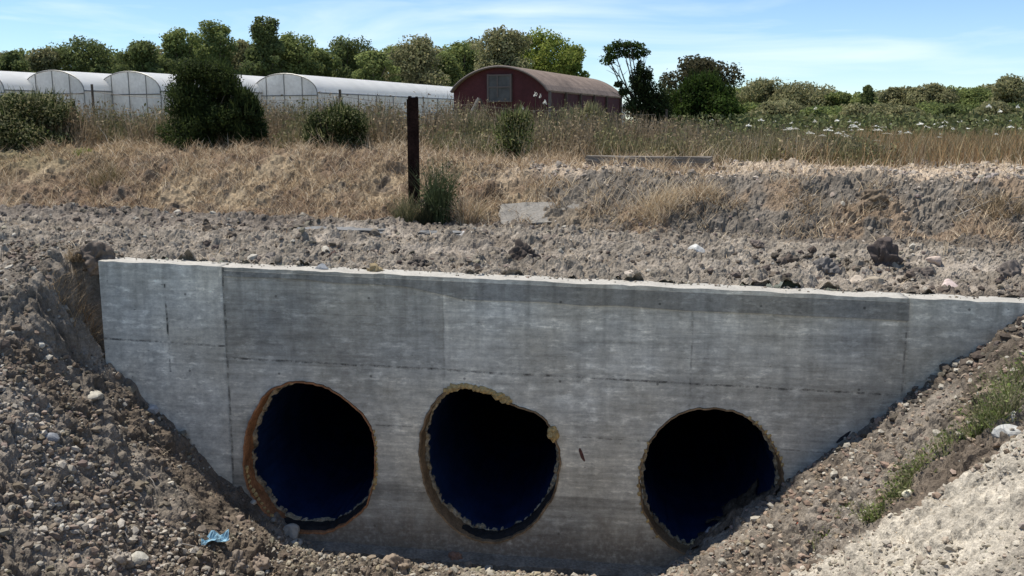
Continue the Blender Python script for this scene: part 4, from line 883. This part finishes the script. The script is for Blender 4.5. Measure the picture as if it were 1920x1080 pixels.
# ------------------------------------------------------------------ greenhouses and barn
AX = radians(20)      # both run away to the right
AD = np.array([sin(AX), cos(AX), 0]); PD = np.array([cos(AX), -sin(AX), 0])
M_FILM = mat('white film', (.94, .94, .92), .6, trans=.55, noise=[(.7, .05, 4)], spec=.4)
M_FILMG = mat('cloudy film', (.62, .63, .62), .5, trans=.45, noise=[(1.2, .10, 4), (6, .08, 3)])
M_FRAME = mat('galvanised frame', (.22, .22, .21), .5, metal=.5)
def tunnel(px, top, Y, length, label, span=4.75):
    A = at(px, top, Y); g = .75; Hh = A[2] - g; ev = Hh * .67
    rt = empty('greenhouse', (A[0], Y, g), -AX); tag(rt, label, 'greenhouse', 'plastic tunnels of the greenhouse block')
    hw = span / 2; na = 18; arc = [(-hw * cos(t), ev + (Hh - ev) * sin(t)) for t in np.linspace(0, pi, na)]
    prof = [(-hw, 0)] + arc + [(hw, 0)]
    nl = int(length / 2.5); ys = np.linspace(0, length, nl + 1)
    V = []; 
    for j, y in enumerate(ys):
        for (x, z) in arc: V.append((x, y, z - (.035 if j % 1 == 0 and False else 0)))
    V = np.array(V); F = np.array([[j * na + i, j * na + i + 1, (j + 1) * na + i + 1, (j + 1) * na + i] for j in range(nl) for i in range(na - 1)])
    link('roof_film', npmesh('roof_film', V, F, smooth=True), M_FILM, rt)
    for sx in (-1, 1):
        Vs = [(sx * hw, 0, 0), (sx * hw, length, 0), (sx * hw, length, ev), (sx * hw, 0, ev)]
        link('side_film', npmesh('side_film', Vs, np.array([[0, 1, 2, 3]])), M_FILMG, rt)
    # gable film
    P = [(x * .995, .02, z * .995) for x, z in prof] + [(0, .02, ev * .6)]; n = len(prof)
    link('gable_film', npmesh('gable_film', P, np.array([[i, i + 1, n] for i in range(n - 1)] + [[n - 1, 0, n]])), M_FILMG, rt)
    P2 = [(x * .995, length, z * .995) for x, z in prof] + [(0, length, ev * .6)]
    link('gable_film', npmesh('gable_film', P2, np.array([[i, i + 1, n] for i in range(n - 1)] + [[n - 1, 0, n]])), M_FILMG, rt)
    fr = []
    fr.append(tube_np([(x, -.03, z) for x, z in prof], .035, 5))
    for x in (-hw * .55, -hw * .0, hw * .55):
        fr.append(tube_np([(x, -.03, 0), (x, -.03, ev + (Hh - ev) * math.sqrt(max(0, 1 - (x / hw) ** 2)))], .03, 5))
    fr.append(tube_np([(-hw, -.035, ev * .93), (hw, -.035, ev * .93)], .035, 5))
    V, F = join_np(fr); link('gable_frame', npmesh('gable_frame', V, F), M_FRAME, rt)
    fr = []
    for y in ys[1:]: fr.append(tube_np([(hw + .03, y, 0), (hw + .03, y, ev)], .03, 4))
    fr.append(tube_np([(hw + .04, 0, ev), (hw + .04, length, ev)], .04, 4)); fr.append(tube_np([(hw + .04, 0, ev * .55), (hw + .04, length, ev * .55)], .02, 4))
    V, F = join_np(fr); link('side_frame', npmesh('side_frame', V, F), M_FRAME, rt)
tunnel(-52, 130, 58.5, 80, 'leftmost white plastic tunnel greenhouse, its gable cut by the left edge')
tunnel(97, 132, 59.2, 80, 'white plastic tunnel greenhouse with a complete gable, second from the left')
tunnel(240, 134, 60, 80, 'white plastic tunnel greenhouse left of the big dark bush')
tunnel(386, 136, 60.8, 80, 'white plastic tunnel greenhouse almost hidden behind the big dark bush')
tunnel(532, 138, 61.6, 82, 'rightmost white plastic tunnel greenhouse with its long bright flank showing')

M_BARN = mat('dark red sheet', (.070, .019, .021), .8, noise=[(1.2, .2, 4), (12, .15, 3)])
M_BROOF = mat('weathered roof sheet', (.19, .145, .115), .7, noise=[(.8, .25, 4), (6, .2, 4)])
M_TRIM = mat('pale roof edge', (.12, .10, .09), .7); M_WINF = mat('grey shutter', (.085, .085, .082), .7, noise=[(3, .25, 4)])
def barn():
    Y = 50.0; A = at(937, 125, Y); g = .75; Hh = A[2] - g; L_ = 15.5; hw = 2.62; E = at(1024, 171, Y - .9); ev = E[2] - g
    rt = empty('barn', (A[0], Y, g), -AX); tag(rt, 'dark red barn with a curved sheet-metal roof', 'barn')
    # two-centred shallow arch
    xs = np.linspace(-1, 1, 25); arc = [(hw * x, ev + (Hh - ev) * (1 - abs(x) ** 2.0) ** .82) for x in xs]
    prof = [(-hw, 0)] + arc + [(hw, 0)]
    bm = bmesh.new(); f0 = [bm.verts.new((x * .985, .05, z * (.985 if z > ev else 1) - .0)) for x, z in prof]; f1 = [bm.verts.new((x * .985, L_ - .05, z * (.985 if z > ev else 1))) for x, z in prof]
    bm.faces.new(f0); bm.faces.new(f1[::-1])
    for i in (0, len(prof) - 2): bm.faces.new([f0[i], f0[i + 1], f1[i + 1], f1[i]])
    bmobj('walls', bm, M_BARN, rt)
    # corrugated roof shell with thickness
    nl = 156; ys = np.linspace(-.15, L_ + .15, nl); V = []
    for j, y in enumerate(ys):
        for (x, z) in arc: V.append((x * 1.012, y, z + .03 + (.035 if j % 2 else 0)))
    for j, y in enumerate(ys):
        for (x, z) in arc: V.append((x * 1.0, y, z - .04))
    n = 25; off = nl * n; F = [[j * n + i, j * n + i + 1, (j + 1) * n + i + 1, (j + 1) * n + i] for j in range(nl - 1) for i in range(n - 1)]
    F += [[off + a for a in f[::-1]] for f in F]
    for j in (0, nl - 1): F += [[j * n + i, j * n + i + 1, off + j * n + i + 1, off + j * n + i] for i in range(n - 1)]
    for i in (0, n - 1): F += [[j * n + i, (j + 1) * n + i, off + (j + 1) * n + i, off + j * n + i] for j in range(nl - 1)]
    link('roof', npmesh('roof', np.array(V), np.array(F)), M_BROOF, rt)
    V, F = tube_np([(x * 1.01, -.19, z + .0) for x, z in arc], .06, 6); link('roof_edge', npmesh('roof_edge', V, F), M_TRIM, rt)
    zt = at(937, 141, Y)[2] - g; z0 = at(937, 190, Y)[2] - g
    bm = bmesh.new(); add_box(bm, (0, .0, (zt + z0) / 2), (1.18, .12, zt - z0)); win = bmobj('shutter', bm, M_WINF, rt)
    bm = bmesh.new()
    for a in (-.62, .62): add_box(bm, (a, -.02, (zt + z0) / 2), (.09, .16, zt - z0 + .1))
    for a in (zt, z0, zt - (zt - z0) * .45): add_box(bm, (0, -.022, a), (1.33, .165, .07))
    add_box(bm, (-.1, -.02, (zt + z0) / 2 + .1), (.06, .15, (zt - z0) * .8)); bmobj('frame', bm, M_TRIM, win)
    # side posts and open bay
    for y in (.1, 2.9, 5.7, 8.6, 11.5, 15.2):
        bm = bmesh.new(); add_box(bm, (hw + .03, y, ev / 2), (.12, .14, ev)); bmobj('side_post', bm, M_WOOD if y > 1 else M_TRIM, rt)
barn()

# ------------------------------------------------------------------ post, fence, slabs
def steel_post():
    p = drop(777, 392); Y = p[1]; top = at(778, 183, Y); h = top[2] - p[2] + .35; w = 19.5 / FPX * Y
    rt = empty('rusty_post', (p[0], p[1], p[2] - .35), radians(12)); tag(rt, 'tall dark rusty steel post standing alone on the bank', 'post')
    bm = bmesh.new(); t = .012
    add_box(bm, (0, -w * .5, h / 2), (w, t, h)); add_box(bm, (0, w * .5, h / 2 - .01), (w, t, h - .02)); bmobj('flange', bm, M_RUST, rt)
    bm = bmesh.new(); add_box(bm, (0, 0, h / 2 - .006), (t, w - t - .002, h - .012)); bmobj('web', bm, M_RUST, rt)
    bm = bmesh.new()
    for z in (h * .35, h * .55, h * .75, h * .93): bmesh.ops.create_cone(bm, segments=6, radius1=.016, radius2=.016, depth=.03, cap_ends=True, matrix=Matrix.Translation((w * .25 * (1 if z > h * .6 else -1), -w * .5 - .018, z)) @ Matrix.Rotation(pi / 2, 4, 'X'))
    bmobj('bolt', bm, M_RUST, rt)
    bm = bmesh.new(); add_box(bm, (-w * .3, -w * .5, h + .006), (w * .3, t * 1.1, .03)); add_box(bm, (w * .33, -w * .5, h + .004), (w * .25, t * 1.1, .02)); bmobj('torn_edge', bm, M_RUST, rt)
    return p
POST = steel_post()

def fence():
    px = [-40, 172, 420, 637, 893, 1085, 1250]; tops = [165, 158, 170, 168, 186, 196, 205]; Ys = [27, 27, 27, 27, 27.5, 28, 28.5]
    rt = empty('wire_fence', (0, 27, .9)); tag(rt, 'wire fence on thin dark posts running through the tall weeds', 'fence')
    tp = []
    for i, (x, t, Y) in enumerate(zip(px, tops, Ys)):
        P = at(x, t, Y); g = .85; r = np.random.default_rng(i); b = np.array([P[0] + r.normal(0, .03), Y, g])
        V, F = tube_np([b - (0, 27, .9), (b + P) / 2 - (0, 27, .9), P - (0, 27, .9)], .035, 6); link('fence_post', npmesh('fence_post', V, F), M_WOOD, rt); tp.append((b, P))
    parts = []
    for f in (.30, .6, .88):
        pts = []
        for i in range(len(tp) - 1):
            a = tp[i][0] * (1 - f) + tp[i][1] * f; c = tp[i + 1][0] * (1 - f) + tp[i + 1][1] * f
            for k in range(8): q = k / 8; pts.append(a * (1 - q) + c * q - np.array([0, 0, .10 * 4 * q * (1 - q)]) - (0, 27, .9))
        parts.append(tube_np(pts, .006, 4))
    V, F = join_np(parts); link('wire', npmesh('wire', V, F), M_WIRE, rt)
    # leaning pale brace with its dark strut
    a = at(878, 222, 27); c = at(898, 184, 27)
    V, F = tube_np([a, c], .045, 6); o = link('timber_brace', npmesh('timber_brace', V, F), M_PALEWOOD); tag(o, 'pale timber leaning in front of the barn gable', 'timber')
    a = at(918, 235, 27.1); c = at(900, 185, 27.1); V, F = tube_np([a, c], .03, 6); o = link('timber_brace', npmesh('timber_brace', V, F), M_WOOD); tag(o, 'thin dark timber crossing the pale one in front of the barn', 'timber')
fence()

def rough_slab(name, label, px, py, size, rz, tilt, m, cut=.0, seed=0, sink=.0):
    p = drop(px, py); r = np.random.default_rng(seed); bm = bmesh.new(); vs = add_box(bm, (0, 0, 0), size)
    bmesh.ops.subdivide_edges(bm, edges=bm.edges[:], cuts=5, use_grid_fill=True)
    for v in bm.verts:
        k = .008 if abs(v.co.x) < size[0] * .49 else .022
        v.co.x += r.normal(0, k); v.co.y += r.normal(0, .008); v.co.z += r.normal(0, .005)
        if cut and v.co.x > 0: v.co.y *= 1 - cut * v.co.x / size[0]
    o = bmobj(name, bm, m); o.location = (p[0], p[1], p[2] + size[2] * .5 - sink); o.rotation_euler = (tilt[0], tilt[1], rz); tag(o, label, 'concrete slab'); return o
rough_slab('concrete_slab', 'broad grey slab of old concrete half buried in the bank right of the rusty post', 1012, 404, (1.12, .55, .10), radians(-4), (radians(28), radians(-4)), M_SLAB, .45, 1, .045)
rough_slab('concrete_slab', 'flat dark slab bedded in the track left of the rusty post', 640, 438, (1.15, .35, .07), radians(-14), (0, 0), M_SLABD, 0, 3, .0)
rough_slab('concrete_slab', 'narrow dark slab bedded in the track just below the rusty post', 835, 443, (.7, .16, .06), radians(-10), (0, 0), M_SLABD, 0, 4, .0)
rough_slab('concrete_kerb', 'low concrete kerb at the back of the bank below the field', 1215, 320, (2.0, .25, .20), radians(-14), (0, 0), mat('earth stained concrete', (.16, .14, .115), .9, noise=[(4, .3, 5), (40, .2, 3)]), 0, 5, -.03)

# ------------------------------------------------------------------ separate plants
def clumpplant(px, py, wpx, hpx, label, cols, n, name='grass_clump', cat='grass', leafy=0, lean=(.1, .6), leaf=.03, group=None, bw=.009, tilt=0):
    p = drop(px, py); r = np.random.default_rng(int(px + py * 3)); dist = p[1]; w = wpx / FPX * dist; h = hpx / FPX * dist
    rt = empty(name, p); tag(rt, label, cat, group)
    rr = w * .28 * np.sqrt(r.random(n)); a = r.random(n) * 2 * pi; P = np.stack([np.cos(a) * rr, np.sin(a) * rr * .8, -.03 + 0 * rr], -1)
    x0, y0 = p[0] + P[:, 0], p[1] + P[:, 1]; P[:, 2] = hgt(x0, y0, False) - p[2] - .02
    hh = h * (.45 + .6 * r.random(n)); V, F, C = blades(P, hh, bw * (.7 + .8 * r.random(n)), lean[0] + (lean[1] - lean[0]) * r.random(n), pick(cols, n, r, .5), r, segs=3, droop=.7)
    link('blades', npmesh('blades', V, F, C), M_STRAW, rt)
    if leafy:
        q = r.integers(0, n, leafy); f = .2 + .8 * r.random(leafy); L_ = P[q] + np.stack([r.normal(0, w * .16, leafy), r.normal(0, w * .14, leafy), hh[q] * f * .85], -1)
        V, F, C = cards(L_, leaf * (.6 + .8 * r.random(leafy)), pick(cols, leafy, r, .5), r); link('leaves', npmesh('leaves', V, F, C), M_LEAF, rt)
    return rt
clumpplant(822, 418, 80, 135, 'tall green grass clump growing right beside the rusty post', [(.075, .10, .045), (.10, .12, .06), (.055, .07, .03)], 420, leafy=500, lean=(.05, .5), leaf=.05, bw=.012)
clumpplant(762, 418, 80, 70, 'grey-green grass clump at the left foot of the rusty post', [(.15, .15, .08), (.24, .21, .12), (.09, .10, .05)], 420, lean=(.2, .75), bw=.010)
clumpplant(800, 424, 40, 60, 'dark grass tuft in front of the rusty post', [(.05, .055, .03), (.03, .035, .02)], 260, lean=(.1, .6), bw=.010)
clumpplant(880, 415, 90, 75, 'yellow straw clump right of the green grass clump', STR + [(.20, .19, .08)], 420, lean=(.3, .85), bw=.010)
clumpplant(1240, 398, 150, 80, 'yellow straw tuft draped over the bank right of the broken slab', STR[:1] + STR[3:4] + STR[:2], 620, lean=(.4, .95), bw=.010)
clumpplant(1320, 372, 110, 60, 'dry straw tuft on top of the bank, right of the draped one', STR, 400, lean=(.4, .95), bw=.010)
clumpplant(1495, 392, 110, 45, 'brown straw tuft on the dark clay bank', STR[1:3], 300, lean=(.5, .95), bw=.009)
clumpplant(1760, 478, 60, 50, 'lone bleached stalk tuft on the dark clay at right', STR[:1] + STR[3:4], 14, lean=(.05, .4), bw=.012)
clumpplant(1640, 400, 120, 55, 'straw and roots hanging under the brown sod lump', STR, 160, lean=(.5, .98), bw=.009)
clumpplant(1880, 400, 140, 60, 'brown dry tuft on the bank at the right edge', BRN + STR[1:3], 500, lean=(.4, .95), bw=.010)
clumpplant(155, 289, 60, 16, 'small patch of bright yellow-green grass at the top of the bank', [(.24, .28, .06), (.3, .33, .1)], 220, lean=(.2, .8), bw=.02)
clumpplant(140, 520, 70, 50, 'grey-brown dry tuft on the edge above the left end of the wall', BRN + STR[1:3], 220, lean=(.4, .95), bw=.007)
clumpplant(178, 655, 40, 50, 'small dry tuft hanging low against the left end of the wall', BRN, 160, lean=(.4, .95), bw=.006)
clumpplant(200, 350, 100, 60, 'olive straw tuft on the left part of the bank', [(.2, .17, .08), (.14, .12, .06)] + STR[1:3], 420, lean=(.3, .9), bw=.010)
clumpplant(120, 575, 90, 80, 'dry brown grass tuft hanging left of the wall end', BRN + STR[1:3], 260, lean=(.4, .95), bw=.007)
clumpplant(165, 625, 60, 80, 'orange-brown straw tuft against the left end of the wall', STR[1:3] + [(.26, .16, .08)], 260, lean=(.4, .95), bw=.006)
GW = [(.19, .24, .07), (.25, .30, .11), (.10, .12, .045), (.27, .27, .15), (.30, .26, .17)]
g_ = 'green weeds in a strip down the right bank'
for px, py, w, h, n, lb in [(1872, 800, 110, 120, 300, 'largest green weed, high on the right bank left of the white stones'), (1905, 735, 70, 90, 160, 'green weed at the right edge above the white stones'), (1835, 815, 80, 70, 200, 'leafy weed just below the largest one'),
                         (1770, 850, 80, 55, 170, 'green weed halfway down the right bank'), (1715, 900, 80, 60, 220, 'bright weed above the cream stone on the right bank'), (1680, 940, 70, 50, 180, 'weed beside the cream stone'),
                         (1640, 975, 70, 45, 200, 'lowest dense green weed on the right bank'), (1590, 965, 50, 30, 70, 'sparse little weed left of the lowest dense one'), (1540, 1015, 50, 28, 60, 'tiny weed at the bottom end of the strip')]:
    clumpplant(px, py, w * 1.25, h * 1.1, lb, GW, int(n * 1.3), 'weed', 'weed', leafy=int(n * 1.5), lean=(.2, .8), leaf=.030, group=g_, bw=.006)

# wild carrot flowers in the field: one flower, copied
def flowers():
    r = np.random.default_rng(31); M_PET = mat('white petals', (.80, .80, .74), .7, trans=.3)
    lab = 'white umbel flower on a thin stem in the green field at right'
    def make():
        rt = empty('wild_carrot', (0, 0, 0)); V, F = tube_np([(0, 0, 0), (.02, 0, .5), (0, 0, 1.0)], [.008, .006, .005], 5)
        link('stem', npmesh('stem', V, F), mat('stem green', (.12, .14, .06), .8), rt)
        n = 26; a = r.random(n) * 2 * pi; q = np.sqrt(r.random(n)); P = np.stack([np.cos(a) * q * .075, np.sin(a) * q * .075, 1.0 + .06 * (1 - q * q) + r.normal(0, .012, n)], -1)
        V, F, C = cards(P, np.full(n, .05), np.ones((n, 3)), r, nrm=np.tile([0, -.6, 1.2], (n, 1)), asp=.9); link('flower_head', npmesh('flower_head', V, F), M_PET, rt)
        return rt
    proto = make()
    pts = [(1529, 205, 34), (1557, 240, 30), (1594, 239, 31), (1510, 238, 32), (1430, 254, 27), (1438, 254, 27), (1417, 239, 32), (1643, 245, 28), (1643, 238, 30), (1658, 239, 30), (1661, 251, 27), (1668, 252, 27), (1752, 234, 32), (1783, 240, 30), (1854, 202, 30), (1875, 211, 30), (1908, 202, 32), (1912, 242, 27), (1582, 248, 28), (1516, 248, 27), (1506, 262, 24),
           (1004, 180, 24), (1013, 183, 24), (1022, 195, 25), (980, 205, 24), (1335, 228, 27), (1372, 248, 26), (1310, 258, 24), (1292, 240, 27)]
    for i in range(100): pts.append((1400 + 500 * r.random() ** .8, 226 + 44 * r.random(), 20 + 16 * r.random()))
    for i, (px, py, Y) in enumerate(pts):
        if i == 0: o = proto
        else:
            o = proto.copy(); COL.objects.link(o)
            for c in proto.children: d = c.copy(); COL.objects.link(d); d.parent = o
        P = at(px, py, Y); g = float(hgt(np.array(P[0]), np.array(Y), False)); h = max(.25, P[2] - g)
        s_ = (.5 + .6 * r.random()) * (.75 if 21 <= i <= 24 else 1.1 if i > 24 else 1.3); o.location = (P[0], Y, g); o.scale = (s_, s_, h); o.rotation_euler = (0, 0, r.random() * 6)
        tag(o, lab, 'flower', 'white flowers in the field')
        if 21 <= i <= 24: o['label'] = 'white flower standing in the weeds before the barn'; o['group'] = 'white flowers before the barn'
        elif 25 <= i <= 28: o['label'] = 'white flower in the grass below the glossy dark bush'; o['group'] = 'white flowers below the bush'
flowers()

# ------------------------------------------------------------------ litter
def twig(name, label, pts, rad, m=M_PALEWOOD, lift=.02):
    P = np.array([drop(*q) for q in pts]); P[:, 2] += lift; P[1:-1, 2] += lift
    V, F = tube_np(P, np.linspace(rad, rad * .4, len(P)), 6); o = link(name, npmesh(name, V, F, smooth=True), m); tag(o, label, 'twig')
twig('twig', 'long pale twig lying beside the blue plastic scrap', [(318, 1022), (350, 1030), (385, 1038), (405, 1048)], .009)
twig('twig', 'curved pale root low on the left bank left of the blue scrap', [(238, 995), (235, 1008), (240, 1018), (250, 1024)], .008)
twig('twig', 'pale forked root on the left bank near the left edge', [(12, 760), (28, 768), (38, 782), (44, 792)], .013)
twig('twig', 'short pale twig in the middle of the left bank', [(280, 898), (288, 912), (293, 925)], .007)
twig('twig', 'pale yellow stick on the channel floor by the dark grey stone', [(678, 1048), (700, 1052), (735, 1054)], .014, mat('yellow stick', (.5, .44, .26), .8))
twig('twig', 'thin brown root arching along the right bank next to the wall', [(1812, 690), (1790, 702), (1765, 735), (1748, 752), (1712, 790)], .007, M_WOOD, .02)
twig('twig', 'long dry branch lying over the bank at the right edge', [(1790, 412), (1850, 392), (1915, 375)], .014, M_PALEWOOD, .04)
twig('twig', 'dark curved branch on the dark bush at the greenhouse gable', [(250, 262), (262, 258)], .01, M_WOOD, .3)
def blue_scrap():
    p = drop(394, 1020); r = np.random.default_rng(3); nx, ny = 14, 6; V = []
    for j in range(ny):
        for i in range(nx): x = (i / (nx - 1) - .5) * .34; V.append((x, (j / (ny - 1) - .5) * .10 + .03 * sin(i), .03 + .025 * sin(i * 1.3 + j) + .015 * r.random() + .1 * x))
    F = [[j * nx + i, j * nx + i + 1, (j + 1) * nx + i + 1, (j + 1) * nx + i] for j in range(ny - 1) for i in range(nx - 1)]
    o = link('plastic_scrap', npmesh('plastic_scrap', V, np.array(F)), M_BLUE, loc=p + (0, 0, .03)); o.rotation_euler = (.5, 0, .25)
    md = o.modifiers.new('s', 'SOLIDIFY'); md.thickness = .003; tag(o, 'crumpled light blue plastic scrap low on the left bank', 'plastic')
blue_scrap()
